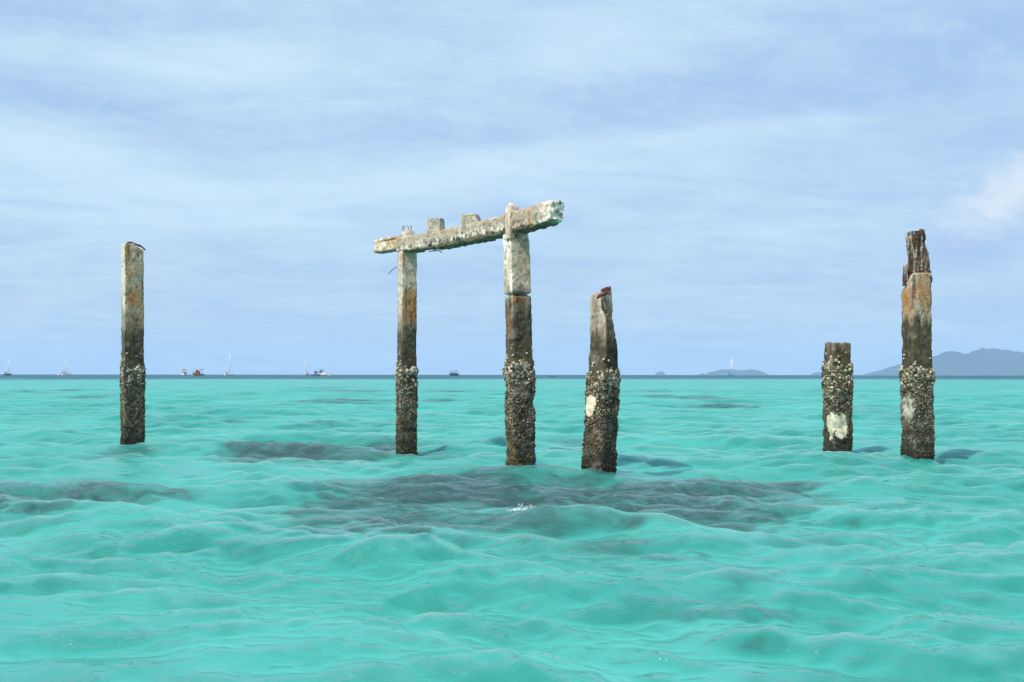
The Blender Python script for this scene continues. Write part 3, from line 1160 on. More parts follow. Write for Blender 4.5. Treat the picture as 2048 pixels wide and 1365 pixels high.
        c = lerp(c, BLACK * 2.5, smooth(-i['u'], 0.10, 0.125) * (i['end'] == 0) * 0.85)
        c = c * (1 - 0.75 * cracks(i, 14.0, 1.0, False))[:, None]
        return np.clip(c, 0.01, 0.82)
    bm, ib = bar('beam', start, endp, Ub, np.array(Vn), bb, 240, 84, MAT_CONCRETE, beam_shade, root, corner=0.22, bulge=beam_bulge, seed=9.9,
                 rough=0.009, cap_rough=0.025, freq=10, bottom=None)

    # short thinner stretch beyond the far column
    s0 = at(757, 494, 16.55)
    s1 = Vector(start) + ax * 0.06
    s1.z = s0.z - 0.015
    axs = (s1 - s0).normalized()
    Us = np.array((0, 0, 1.0))

    def stub_shade(i):
        P = i['P']
        n2 = fbm(P * 9 + 16, 4)
        c = lerp(TAN * 1.15, WHITE, smooth(n2, -0.15, 0.5) * 0.7)
        c = lerp(c, ORANGE * 1.2, smooth(i['s'], i['L'] * 0.45, i['L']) * smooth(n2, -0.7, 0.2) * 0.7)
        slot = np.exp(-((i['u'] - 0.060) / 0.012) ** 2) * smooth(i['s'], i['L'] * 0.2, i['L'] * 0.4) * (i['face'] == 1)
        c = lerp(c, RUST * 0.5, slot * 0.9)
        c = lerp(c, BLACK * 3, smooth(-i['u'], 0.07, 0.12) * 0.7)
        return np.clip(c, 0.01, 0.82)
    side2 = -Vector((axs.y, -axs.x, 0)).normalized()
    if side2.y > 0:
        side2 = -side2
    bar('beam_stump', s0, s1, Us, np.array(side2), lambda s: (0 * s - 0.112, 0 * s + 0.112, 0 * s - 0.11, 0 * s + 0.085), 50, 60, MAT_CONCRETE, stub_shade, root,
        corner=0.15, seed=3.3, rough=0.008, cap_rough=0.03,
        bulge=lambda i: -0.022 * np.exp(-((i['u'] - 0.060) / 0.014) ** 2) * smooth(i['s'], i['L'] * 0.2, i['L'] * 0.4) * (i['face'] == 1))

    # knobs over the columns
    def knob_shade(i):
        n2 = fbm(i['P'] * 12 + 4, 4)
        return np.clip(lerp(PALE, WHITE, smooth(n2 + (i['end'] == 1) * 0.5, -0.1, 0.5)), 0.01, 0.82)

    def on_beam(px):
        """point of the beam's axis seen at picture column px"""
        best = min(np.linspace(-0.1, 1, 400), key=lambda f: abs(pix(Vector(start) + ax * Lb * float(f))[0] - px))
        return Vector(start) + ax * Lb * float(best)
    for (px, y0, y1, wu, wv, slump) in [(815, 474, 461, 0.125, 0.09, 0.03), (1023, 428, 413, 0.085, 0.08, 0.05)]:
        p = on_beam(px)
        Yk = p.y
        a = at(px, y0 + 8, Yk)
        b = at(px, y1, Yk)
        bar('column_head', a, b, np.array(ax), np.array(Vn), lambda s, wu=wu, wv=wv: (-wu * (1 - 1.6 * s), wu * (1 - 1.6 * s), 0 * s - wv, 0 * s + wv - 0.2 * s), 20, 48, MAT_CONCRETE, knob_shade, root,
            corner=0.45, seed=px * 0.1, rough=0.010, cap_rough=slump)

    # the near column runs up across the face of the beam
    pc = on_beam(1032) + Vn * 0.095

    def strap_shade(i):
        n2 = fbm(i['P'] * 10 + 9, 4)
        c = lerp(PALE, WHITE, smooth(n2, -0.2, 0.5))
        c = lerp(c, ORANGE, smooth(np.abs(i['u']), 0.045, 0.07) * 0.5)
        return np.clip(c, 0.01, 0.82)
    bar('column_strip', pc - Vector((0, 0, 0.24)), pc + Vector((0, 0, 0.10)), np.array(ax), np.array(Vn), lambda s: (0 * s - 0.075, 0 * s + 0.065, 0 * s - 0.05, 0 * s + 0.034), 40, 48,
        MAT_CONCRETE, strap_shade, root, corner=0.25, seed=41.0, rough=0.008, cap_rough=0.03)

    # two upstanding blocks on the beam
    def block_shade(i):
        P = i['P']
        n2 = fbm(P * 9 + 25, 4)
        c = lerp(np.array((0.34, 0.31, 0.25)), PALE * 1.05, smooth(n2, -0.4, 0.5))
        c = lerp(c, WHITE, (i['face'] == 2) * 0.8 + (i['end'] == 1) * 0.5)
        c = c * (1 - 0.5 * smooth(fbm(P * 30, 3), 0.2, 0.5))[:, None]
        return np.clip(c, 0.01, 0.82)
    for (px, y0, y1, wu, wv, tp, lab) in [(872.5, 468, 438.5, 0.115, 0.085, 0.10, 'taller squared block of grey concrete'), (944, 460, 430, 0.145, 0.085, 0.42, 'lower bleached block with a sloping right side')]:
        p = on_beam(px)
        Yk = p.y
        a, b = at(px, y0 + 6, Yk), at(px, y1, Yk)
        LL = (b - a).length

        def bnd(s, wu=wu, wv=wv, tp=tp, LL=LL):
            f = s / LL
            return (-wu * (1 - 0.22 * tp * f), wu * (1 - tp * f * f * 1.2), 0 * s - wv, 0 * s + wv)
        # turned square to the beam
        o, _ = bar('beam_block', a, b, np.array((0.93, -0.37, 0.0)), np.array((-0.37, -0.93, 0.0)), bnd, 26, 56, MAT_CONCRETE, block_shade, root, corner=0.14, seed=px * 0.07,
                   rough=0.006, cap_rough=0.012)
        o['label'] = lab
        if px > 900:
            tube('rebar', [at(929, 457, Yk - 0.1), at(929, 440, Yk - 0.1), at(934, 431, Yk - 0.1), at(946, 430, Yk - 0.1), at(953, 432, Yk - 0.1)], 0.0025, MAT_RUST, root)
        else:
            tube('rebar', [at(857, 468, Yk), at(855.5, 450, Yk), at(862, 443, Yk)], 0.0025, MAT_RUST, root)
    # reinforcement sticking out
    for (a, b, r) in [((805.5, 465), (805.5, 452), 0.006), ((806, 461), (810, 451.5), 0.005), ((818.5, 458), (814.5, 451.5), 0.005), ((822, 463), (822, 451), 0.007)]:
        tube('rebar', [at(a[0], a[1] + 4, Y2), at((a[0] + b[0]) / 2 + .3, (a[1] + b[1]) / 2, Y2), at(b[0], b[1], Y2)], r, MAT_RUST, root)
    tube('rebar', [at(795, 533, Y2), at(786, 539, Y2 - 0.05), at(777.5, 548, Y2 - 0.08)], 0.006, MAT_RUST, root)
    pb = on_beam(878)
    tube('rebar', [at(858, 503, pb.y), at(872, 502, pb.y), at(880, 502, pb.y), at(884, 506, pb.y)], 0.008, MAT_RUST, root)
    pe = at(1115, 408, 11.85)
    tube('rebar', [at(1093, 408, 11.9), at(1104, 407.5, 11.85), at(1121, 407, 11.75)], 0.009, MAT_RUST, root)
    tube('rebar', [at(1102, 403.5, 11.85), at(1104, 408, 11.8), at(1101, 415, 11.78)], 0.009, MAT_RUST, root)
    tube('rebar', [at(1120, 402, 11.75), at(1121, 408, 11.72)], 0.009, MAT_RUST, root)
    tube('rebar', [at(1030, 412, 12.75), at(1033, 416, 12.72), at(1034, 421, 12.72)], 0.014, MAT_RUST, root)


def pix(p):
    q = CAM_R.transposed() @ (Vector(p) - Vector((0, 0, CAM_H)))
    return 1024 + F * q.x / -q.z, 682.5 - F * q.y / -q.z


frame()


# ---- tapering broken pillar right of the frame ------------------------------------
def pillar_four():
    Y, ph = 12.0, rad(47)
    U, V = frame_at(1200, Y, ph)
    cph, sph = math.cos(ph), math.sin(ph)
    A, B = pillar_axis(1199, 940, 1203, 585, Y)
    t = empty('concrete_pillar', at(1199, 942, Y))
    tag(t, 'jagged concrete pillar tapering to a narrow rusty tip, just right of the gateway', 'pillar', 'ruined jetty pillars in the sea')
    zb = zpix(738, Y)

    def half(dxl, dxr, py):
        # picture half widths (left and right of the axis) -> plan bounds, front edge about the middle
        m = Y / F
        return dxl * m, dxr * m
    rows = []
    for (py, xl, xr, xe) in [(1100, 1159, 1233, 1200), (940, 1164, 1231, 1202), (860, 1168, 1234, 1206), (800, 1173, 1236, 1207), (740, 1177, 1236.5, 1210), (700, 1177.5, 1236, 1212), (665, 1178.5, 1230, 1212),
                             (640, 1179, 1227, 1211), (615, 1180, 1226, 1208), (588, 1182, 1224, 1204), (570, 1183, 1223, 1204)]:
        xc = 1199 + (1203 - 1199) * (940 - py) / 355.0
        m = Y / F
        # u runs right-forward (cos), v left-forward (-sin): left corner x=-u.. ; split about the front edge
        wl = (xe - xl) * m          # width of left face seen
        wr = (xr - xe) * m
        Wu = wl / cph
        Wv = wr / sph
        ce = (xe - xc) * m          # front edge = u1*cos - v1*sin
        # choose v1 constant-ish and solve u1
        v1 = Wv * 0.5
        u1 = (ce + v1 * sph) / cph
        rows.append((zpix(py, Y) - FOOT, u1 - Wu, u1, v1 - Wv, v1))
    L = zpix(576, Y) - FOOT
    B2 = A + (B - A).normalized() * (L + 0.05)

    def top(u, v):
        n = fbm(np.stack([u, v, 0 * u], 1) * 16 + 3, 3)
        return (zpix(587, Y) - FOOT) + 0.02 * n + 0.075 * smooth(-v, 0.0, 0.06) * smooth(n, -0.3, 0.2)
    bare = patch_bare([1], zpix(812, Y), 0.13, {1: -0.07}, {1: 0.12}, 17)
    rus = [(zpix(588, Y), 0.06, 0, -0.02, 0.07, 1, 0.8), (zpix(612, Y), 0.10, 0, 0.03, 0.03, 1, 0.8), (zpix(590, Y), 0.05, 1, 0.1, 0.05, 1, 0.8)]
    sh0 = std_shade(12.5, zpix(590, Y), zpix(655, Y), zb, rus, 0.55, 0.35, bare_fn=bare, tan=0.6)

    def sh(i):
        c = sh0(i)
        up = i['end'] == 1
        c[up] = lerp(PALE, RUST * 0.35, smooth(-i['v'][up] + 0.04 * fbm(i['P'][up] * 14, 2), -0.05, 0.02))
        # the broken right face is darker
        f0 = (i['face'] == 0) & (i['P'][:, 2] > zb) & (i['P'][:, 2] < zpix(620, Y))
        c[f0] = c[f0] * np.array((0.62, 0.6, 0.58))
        return c
    o, info = bar('shaft', A, B2, U, V, table(rows), 240, 96, MAT_CONCRETE, sh, t, top=top, seed=12.5, corner=0.10, rough=0.010,
                  bulge=std_bulge(12.5, zb, 0.008, 0.012, lambda i: -1.0 * (i['face'] == 0) * 0.02 * np.clip(fbm(i['P'] * 11 + 9, 3), 0, 1) * (i['P'][:, 2] > zb)))
    grow(t, info, U, V, -0.2, zb, bare, 3300, 404, 44, big_below=0.6, stray=6)
    tp = at(1215, 584, Y)
    tube('rebar', [at(1194, 598, Y - .16), at(1199, 592, Y - .17), at(1206, 590, Y - .15), at(1213, 586, Y - .12), at(1219, 578, Y - .1)], [0.012, 0.02, 0.018, 0.02, 0.013], MAT_RUST, t, 8)
    tube('rebar', [at(1207, 622, Y - .15), at(1205, 612, Y - .15), at(1203, 600, Y - .15)], 0.011, MAT_RUST, t)


pillar_four()


# ---- short stump -------------------------------------------------------------------------------
def pillar_five():
    Y, ph = 15.5, rad(60)
    U, V = frame_at(1676, Y, ph)
    A, B = pillar_axis(1676, 903, 1674.5, 686, Y)
    t = empty('concrete_pillar', at(1676, 906, Y))
    tag(t, 'short shell-covered pillar stump with a flat top and a white scraped patch', 'pillar', 'ruined jetty pillars in the sea')
    zb = zpix(724, Y)
    w2 = 0.150
    L = zpix(685, Y) - FOOT
    B2 = A + (B - A).normalized() * (L + 0.04)
    bare = patch_bare([0, 1], zpix(850, Y), 0.19, {0: 0.045, 1: 0.07}, {0: 0.105, 1: 0.11}, 8)
    sh0 = std_shade(15.1, zpix(600, Y), zpix(680, Y), zb, [], 0.2, 0.2, bare_fn=bare, tan=0.9)

    def sh(i):
        c = sh0(i)
        z = i['P'][:, 2]
        n3 = fbm(i['P'] * np.array([14, 14, 1.5]), 3)
        strip = smooth(z, zb, zb + 0.08) * (i['end'] == 0)
        c = lerp(c, TAN * 0.55, strip * smooth(n3, 0.0, 0.5) * 0.7)
        c = lerp(c, TAN * 0.8, smooth(z, zpix(698, Y), zpix(686, Y)) * smooth(n3, -0.3, 0.3) * 0.6)
        return c
    o, info = bar('shaft', A, B2, U, V, lambda s: (0 * s - w2, 0 * s + w2, 0 * s - w2, 0 * s + w2), 190, 92, MAT_CONCRETE, sh, t,
                  top=lambda u, v: L - 0.012 + 0.022 * fbm(np.stack([u, v, 0 * u], 1) * 18 + 1, 3), seed=15.1, corner=0.10, rough=0.009,
                  bulge=std_bulge(15.1, zb, 0.018))
    grow(t, info, U, V, -0.12, zb, bare, 3100, 505, 36, big_below=0.9, stray=5)


pillar_five()


# ---- tall pillar at the right, rusted core standing out of it ------------------------------
def pillar_six():
    Y, ph = 14.4, rad(55)
    U, V = frame_at(1834, Y, ph)
    A, B = pillar_axis(1835.5, 917, 1832, 546, Y)
    t = empty('concrete_pillar', at(1835.5, 919, Y))
    tag(t, 'tall pillar at the right with a splintered rusty core rising from its shoulders', 'pillar', 'ruined jetty pillars in the sea')
    zb = zpix(736, Y)
    w2 = 0.152
    L = zpix(544, Y) - FOOT
    B2 = A + (B - A).normalized() * (L + 0.05)
    cphi, sphi = math.cos(ph), math.sin(ph)

    def top(u, v):
        x = u * cphi - v * sphi        # across the picture
        return L - 0.02 - 0.17 * smooth(-x, 0.04, 0.19) - 0.05 * smooth(np.hypot(u - .05, v + .05), 0.12, 0.24) + 0.008 * fbm(np.stack([u, v, 0 * u], 1) * 18 + 1, 3)
    bare = patch_bare([1], zpix(815, Y), 0.20, {1: 0.02}, {1: 0.13}, 6)
    rus = [(zpix(600, Y), 0.30, 1, -0.02, 0.16, 0, 0.95), (zpix(595, Y), 0.30, 1, 0.13, 0.035, 1, 0.75), (zpix(580, Y), 0.30, 0, 0.02, 0.16, 0, 0.8), (zpix(590, Y), 0.2, 0, -0.14, 0.025, 1, 0.7)]
    sh0 = std_shade(18.8, zpix(622, Y), zpix(640, Y), zb, rus, 0.1, 0.15, bare_fn=None, tan=1.1, soft=0.35)

    def sh(i):
        c = sh0(i)
        b = bare(i, None)
        n2 = fbm(i['P'] * 9, 3)
        c = np.where(b[:, None], np.array((0.58, 0.52, 0.40)) * (0.75 + 0.6 * n2)[:, None].clip(0.3, 1.3), c)
        rim = smooth(i['s'], 0, 1) * 0
        # weathered crack down the front edge
        fr = (np.abs(i['u'] - w2) < 0.035) & (np.abs(i['v'] - w2) < 0.05) & (i['P'][:, 2] > zpix(600, Y))
        c[fr] *= 0.45
        return np.clip(c, 0.006, 0.8)

    def chip(i):
        fr = np.exp(-((i['u'] - w2) / 0.03) ** 2 - ((i['v'] - w2) / 0.04) ** 2) * smooth(i['P'][:, 2], zpix(605, Y), zpix(585, Y))
        return -0.035 * fr * (1 + fbm(i['P'] * 14, 2))
    o, info = bar('shaft', A, B2, U, V, lambda s: (0 * s - w2, 0 * s + w2, 0 * s - w2, 0 * s + w2), 240, 96, MAT_CONCRETE, sh, t, top=top, seed=18.8, corner=0.09,
                  bulge=std_bulge(18.8, zb, 0.016, 0.006, chip))
    grow(t, info, U, V, -0.15, zb, bare, 3000, 606, 42, stray=10)

    # core
    base = at(1832.5, 575, Y)
    tip = at(1830.5, 464, Y)

    def cshade(i):
        P = i['P']
        st = fbm(P * np.array([26, 26, 2.6]) + 2, 3)
        n = fbm(P * 11 + 6, 4)
        c = lerp(np.array((0.070, 0.038, 0.026)), np.array((0.27, 0.205, 0.155)), smooth(st, -0.05, 0.45))
        c = lerp(c, np.array((0.46, 0.40, 0.34)), smooth(st + 0.6 * n + 0.25 * smooth(i['s'], 0.3, 0.8), 0.35, 0.8) * 0.85)
        return np.clip(c, 0.01, 0.8)

    def cbulge(i):
        P = i['P']
        st = fbm(P * np.array([22, 22, 2.2]) + 2, 3)
        return 0.032 * st + 0.014 * fbm(P * 17, 3)
    mm = Y / F
    Lc = (tip - base).length

    def cb(s):
        # right side steps in at y=500
        py = 575 - s / Lc * 111
        right = np.interp(py, [464, 494, 500, 512, 545, 580], [0.105, 0.105, 0.125, 0.165, 0.18, 0.19])
        return (0 * s - 0.085, 0 * s + 0.095, -right, 0 * s + 0.085)
    bar('rusted_core', base, tip, U, V, cb, 110, 72, MAT_CONCRETE, cshade, t, corner=0.2, rough=0.006, seed=22.0, bulge=cbulge, cap_rough=0.05)
    sb, sp = at(1810, 572, Y), at(1810.5, 531, Y)
    bar('core_splinter', sb, sp, U, V, lambda s: (0 * s - 0.04, 0 * s + 0.035, 0 * s - 0.022, 0 * s + 0.022), 40, 40, MAT_CONCRETE, cshade, t, corner=0.3, rough=0.006, seed=25.0,
        bulge=lambda i: 0.012 * fbm(i['P'] * np.array([22, 22, 5]), 3), cap_rough=0.03)


pillar_six()


# ------------------------------------------------------------------ islands on the horizon
def island_mat():
    m = bpy.data.materials.new("forested_slope")
    m.use_nodes = True
    t = NT(m.node_tree)
    b = t.n['Principled BSDF']
    g = t.new('ShaderNodeNewGeometry')
    n = t.noise(g.outputs['Position'], 0.02, 6.0, 0.6)
    t.l.new(t.mix(t.ramp(n, 0.35, 0.7), (0.012, 0.022, 0.014, 1), (0.035, 0.048, 0.026, 1)), b.inputs['Base Color'])
    b.inputs['Roughness'].default_value = 0.95
    return m


MAT_ISLAND = island_mat()


def island(profile, Y, depth, seed, label, bumps=1.0):
    """ridge line given as photograph pixels at distance Y; the land falls to the sea in front and behind"""
    pr = np.array(profile, dtype=float)
    X = (pr[:, 0] - 1024) * Y / F
    H = np.clip((749.8 - pr[:, 1]) * Y / F, 0, None)
    nx, ny = int(max(40, (X[-1] - X[0]) / 14)), 26
    xs = np.linspace(X[0], X[-1], nx)
    hs = np.interp(xs, X, H)
    t = np.linspace(-1, 1, ny)
    XX, TT = np.meshgrid(xs, t, indexing='ij')
    HH = np.repeat(hs[:, None], ny, 1)
    P = np.stack([XX.ravel() / 260, TT.ravel() * depth / 260, np.full(XX.size, seed)], 1)
    n = fbm(P, 4)
    trees = fbm(np.stack([XX.ravel() / 45, TT.ravel() * depth / 45, np.full(XX.size, seed)], 1), 2)
    prof = np.clip(1 - np.abs(TT.ravel()) ** 1.5, 0, 1)
    Z = HH.ravel() * prof * (1 + 0.25 * n * (np.abs(TT.ravel()) > 0.1)) + bumps * 8.0 * trees * smooth(HH.ravel() * prof, 4, 60)
    Z = np.where((prof <= 0.001) | (HH.ravel() <= 0.01), -1.0, Z)
    V = np.stack([XX.ravel(), Y + TT.ravel() * depth * smooth(HH.ravel(), -40, 60), Z], 1)
    idx = np.arange(nx * ny).reshape(nx, ny)
    f = np.stack([idx[:-1, :-1].ravel(), idx[1:, :-1].ravel(), idx[1:, 1:].ravel(), idx[:-1, 1:].ravel()], 1)
    o = mesh_obj('island', V, f, MAT_ISLAND, None, False, loc=(float(xs.mean()), Y, 0))
    tag(o, label, kind='structure')
    return o


island([(1746, 750), (1760, 745), (1775, 739), (1786, 733), (1800, 729), (1815, 727), (1845, 724), (1862, 716), (1872, 711), (1884, 709), (1895, 703), (1901, 702), (1912, 706), (1925, 711), (1930, 708), (1945, 705),
        (1955, 702), (1965, 698), (1985, 696), (2000, 698), (2012, 700), (2025, 702), (2048, 705), (2090, 709), (2150, 720), (2210, 733), (2260, 750)], 12000, 800, 3.3,
       'large hazy blue hilly island on the horizon at the far right')
island([(1412, 750), (1420, 745), (1432, 741.5), (1448, 739), (1465, 739.5), (1480, 741.5), (1490, 741), (1500, 739), (1512, 740), (1522, 743), (1533, 750)], 13000, 420, 6.1,
       'low long hazy island on the horizon behind the turquoise sailboat', 0.6)
island([(1309, 750), (1313, 746), (1318, 743.5), (1325, 743.5), (1328, 746), (1332, 750)], 13500, 120, 8.4, 'small round hazy islet left of the low long island', 0.3)
island([(1396, 750), (1401, 747.5), (1408, 747), (1413, 750)], 13500, 40, 9.4, 'tiny flat islet touching the low island on its left', 0.3)
island([(1622, 750), (1628, 746), (1634, 744.5), (1642, 745), (1655, 746.5), (1664, 750)], 13500, 120, 5.4, 'faint low islet behind the short pillar stump', 0.3)


# ------------------------------------------------------------------ boats near the horizon
M_WHITE = plain("white_gelcoat", (0.78, 0.78, 0.76), 0.35)
M_DARKHULL = plain("dark_hull_paint", (0.05, 0.06, 0.09), 0.4)
M_NAVY = plain("navy_hull_paint", (0.06, 0.085, 0.16), 0.4)
M_BLUE = plain("blue_boat_paint", (0.03, 0.16, 0.34), 0.4)
M_TURQ = plain("turquoise_boat_paint", (0.03, 0.36, 0.48), 0.4)
M_ORANGE = plain("orange_boat_paint", (0.52, 0.15, 0.035), 0.5)
M_BROWN = plain("varnished_wood", (0.26, 0.085, 0.03), 0.5)
M_GLASS = plain("tinted_window", (0.02, 0.03, 0.04), 0.12)
M_MAST = plain("mast_paint", (0.80, 0.80, 0.80), 0.4)
M_CANVAS = plain("grey_canvas", (0.10, 0.12, 0.13), 0.8)
M_PURPLE = plain("mauve_cabin_paint", (0.26, 0.16, 0.30), 0.5)
M_REDROCK = plain("brown_rock", (0.11, 0.055, 0.035), 0.9)
BOATS = "boats anchored near the horizon"


class Boat:
    def __init__(self, name, px, Y, heading, label, cat, group=BOATS):
        p = at(px, 752, Y)
        self.o = empty(name, (p.x, Y, 0.0))
        tag(self.o, label, cat, group)
        self.R = Matrix.Rotation(heading, 3, 'Z')
        self.org = Vector((p.x, Y, 0.0))

    def W(self, pts):
        return [tuple(self.org + self.R @ Vector(p)) for p in pts]

    def mesh(self, name, V, Fc, mat, smooth_=False, parent=None):
        V = self.W(V)
        c = np.array(V).mean(0)
        return mesh_obj(name, V, Fc, mat, parent or self.o, smooth_, loc=c)

    def hull(self, L, B, H, mat, bow=0.35, rise=0.5, draft=0.5, cx=0.0, cy=0.0, name='hull', stern=0.8):
        st = 13
        V, Fc = [], []
        for i in range(st):
            f = i / (st - 1)
            x = -L / 2 + L * f
            k = 1 - max(0, (f - (1 - bow)) / bow) ** 1.8
            k = max(k, 0.02) * (stern + (1 - stern) * min(1, f / 0.3))
            sh = H * (1 + rise * max(0, f - 0.3) ** 2 / 0.49)
            hb = B / 2 * k
            ov = 0.08 * L * max(0, (f - 0.8) / 0.2)
            V += [(x, cy + hb, sh), (x - ov * .4, cy + hb * 0.9, sh * 0.4), (x - ov, cy + hb * 0.45, -draft), (x - ov, cy - hb * 0.45, -draft), (x - ov * .4, cy - hb * 0.9, sh * 0.4), (x, cy - hb, sh)]
        V = [(a + cx, b, c) for a, b, c in V]
        for i in range(st - 1):
            for j in range(5):
                a = i * 6 + j
                Fc.append((a, a + 1, a + 7, a + 6))
            Fc.append((i * 6 + 5, i * 6, i * 6 + 6, i * 6 + 11))
        Fc.append(tuple(range(6)))
        Fc.append(tuple((st - 1) * 6 + k for k in range(6))[::-1])
        return self.mesh(name, V, Fc, mat)

    def box(self, name, x0, x1, y0, y1, z0, z1, mat, taper=0.0, parent=None, rake=0.0):
        t = taper
        V = [(x0, y0, z0), (x1, y0, z0), (x1, y1, z0), (x0, y1, z0),
             (x0 + t * .4, y0 + t * .5, z1), (x1 - t - rake, y0 + t * .5, z1), (x1 - t - rake, y1 - t * .5, z1), (x0 + t * .4, y1 - t * .5, z1)]
        Fc = [(3, 2, 1, 0), (4, 5, 6, 7), (0, 1, 5, 4), (1, 2, 6, 5), (2, 3, 7, 6), (3, 0, 4, 7)]
        V = self.W(V)
        bm = bmesh.new()
        vs = [bm.verts.new(v) for v in V]
        for q in Fc:
            bm.faces.new([vs[k] for k in q])
        bmesh.ops.bevel(bm, geom=list(bm.edges), offset=min(abs(z1 - z0), abs(y1 - y0), abs(x1 - x0)) * 0.12, segments=1, affect='EDGES')
        bm.verts.ensure_lookup_table()
        VV = [tuple(v.co) for v in bm.verts]
        FF = [[v.index for v in f.verts] for f in bm.faces]
        bm.verts.index_update()
        FF = [[v.index for v in f.verts] for f in bm.faces]
        bm.free()
        return mesh_obj(name, VV, FF, mat, parent or self.o, False, loc=np.array(VV).mean(0))

    def rod(self, name, pts, r, mat, parent=None):
        return tube(name, self.W(pts), r, mat, parent or self.o, 6)


def sailboat(px, heading, L, B, mast_px, hull_mat, label, mast_r=0.3, stay=True, mizzen=False, cat='sailboat', Y=1000.0, catamaran=False, cover=True, upper=None):
    b = Boat('catamaran' if catamaran else 'sailboat', px, Y, heading, label, cat)
    H = 1.25
    mh = mast_px * Y / F
    if catamaran:
        for s in (-1, 1):
            b.hull(L, 1.7, 1.5, hull_mat, cy=s * (B / 2 - 0.9), rise=0.2)
        b.box('bridge_deck', -L * 0.36, L * 0.22, -B / 2 + 0.6, B / 2 - 0.6, 0.95, 1.75, M_WHITE)
        cab = b.box('cabin', -L * 0.28, L * 0.16, -B / 2 + 1.0, B / 2 - 1.0, 1.75, 3.3, M_WHITE, 0.7)
        for s in (-1, 1):
            b.box('window', -L * 0.2, L * 0.05, s * (B / 2 - 1.16) - 0.06, s * (B / 2 - 1.16) + 0.06, 2.15, 2.8, M_GLASS, parent=cab)
        b.box('windscreen', L * 0.09, L * 0.15, -B / 2 + 1.6, B / 2 - 1.6, 2.2, 2.8, M_GLASS, parent=cab)
        b.box('rear_opening', -L * 0.29, -L * 0.25, -B / 2 + 1.7, B / 2 - 1.7, 1.85, 2.8, M_GLASS, parent=cab)
        b.box('hard_top', -L * 0.34, -L * 0.12, -B / 2 + 1.4, B / 2 - 1.4, 3.6, 3.8, M_WHITE)
        for s in (-1, 1):
            b.rod('post', [(-L * 0.3, s * (B / 2 - 1.6), 1.7), (-L * 0.3, s * (B / 2 - 1.6), 3.7)], 0.07, M_MAST)
        z0 = 3.2
    else:
        b.hull(L, B, H, hull_mat, rise=0.5)
        b.box('deck', -L * 0.46, L * 0.22, -B * 0.38, B * 0.38, H * 0.99, H + 0.12, M_WHITE)
        cab = b.box('cabin', -L * 0.18, L * 0.2, -B * 0.30, B * 0.30, H + 0.1, H + 0.95, upper or M_WHITE, 0.35)
        for s in (-1, 1):
            b.box('window', -L * 0.12, L * 0.10, s * B * 0.275 - 0.05, s * B * 0.275 + 0.05, H + 0.35, H + 0.65, M_GLASS, parent=cab)
        if cover:
            b.box('spray_hood', -L * 0.30, -L * 0.17, -B * 0.3, B * 0.3, H + 0.5, H + 1.9, M_CANVAS, 0.4)
        for s in (-1, 1):
            b.rod('pushpit', [(-L * 0.47, s * B * 0.3, H), (-L * 0.47, s * B * 0.3, H + 1.1), (-L * 0.3, s * B * 0.38, H + 1.1)], 0.05, M_MAST)
        z0 = H + 0.5
    b.rod('mast', [(L * 0.08, 0, z0 - 0.4), (L * 0.08, 0, mh * 0.6), (L * 0.08, 0, mh)], [mast_r, mast_r, mast_r * 0.6], M_MAST)
    b.rod('boom', [(L * 0.07, 0, z0 + 1.5), (-L * 0.30, 0, z0 + 1.7)], 0.16, M_CANVAS)
    b.rod('spreader', [(L * 0.08, -B * 0.4, mh * 0.5), (L * 0.08, B * 0.4, mh * 0.5)], 0.05, M_MAST)
    if stay:
        b.rod('forestay', [(L * 0.48, 0, H * 1.4), (L * 0.09, 0, mh * 0.93)], 0.12, M_MAST)
        b.rod('backstay', [(-L * 0.47, 0, H), (L * 0.07, 0, mh * 0.98)], 0.025, M_MAST)
    if mizzen:
        b.rod('mizzen_mast', [(-L * 0.34, 0, H), (-L * 0.34, 0, mh * 0.55)], [0.14, 0.09], M_MAST)
    return b


sailboat(15, rad(70), 10, 3.4, 31, M_DARKHULL, 'small dark-hulled sailboat at the far left end of the horizon', 0.26)
sailboat(130, rad(62), 12, 7.0, 34, M_WHITE, 'white catamaran with one mast, left of the leftmost pillar', 0.26, catamaran=True, cat='catamaran')
sailboat(458, rad(35), 9.5, 3.4, 43.5, M_WHITE, 'tallest-masted white sailboat, right of the orange boat', 0.42, mizzen=False)
sailboat(612.5, rad(250), 9, 3.2, 32, M_WHITE, 'white sailboat with a thin pale mast beside the blue tour boat', 0.34)
sailboat(1462, rad(300), 11, 3.6, 34, M_TURQ, 'turquoise-hulled sailboat in front of the low long island', 0.4, upper=M_TURQ)


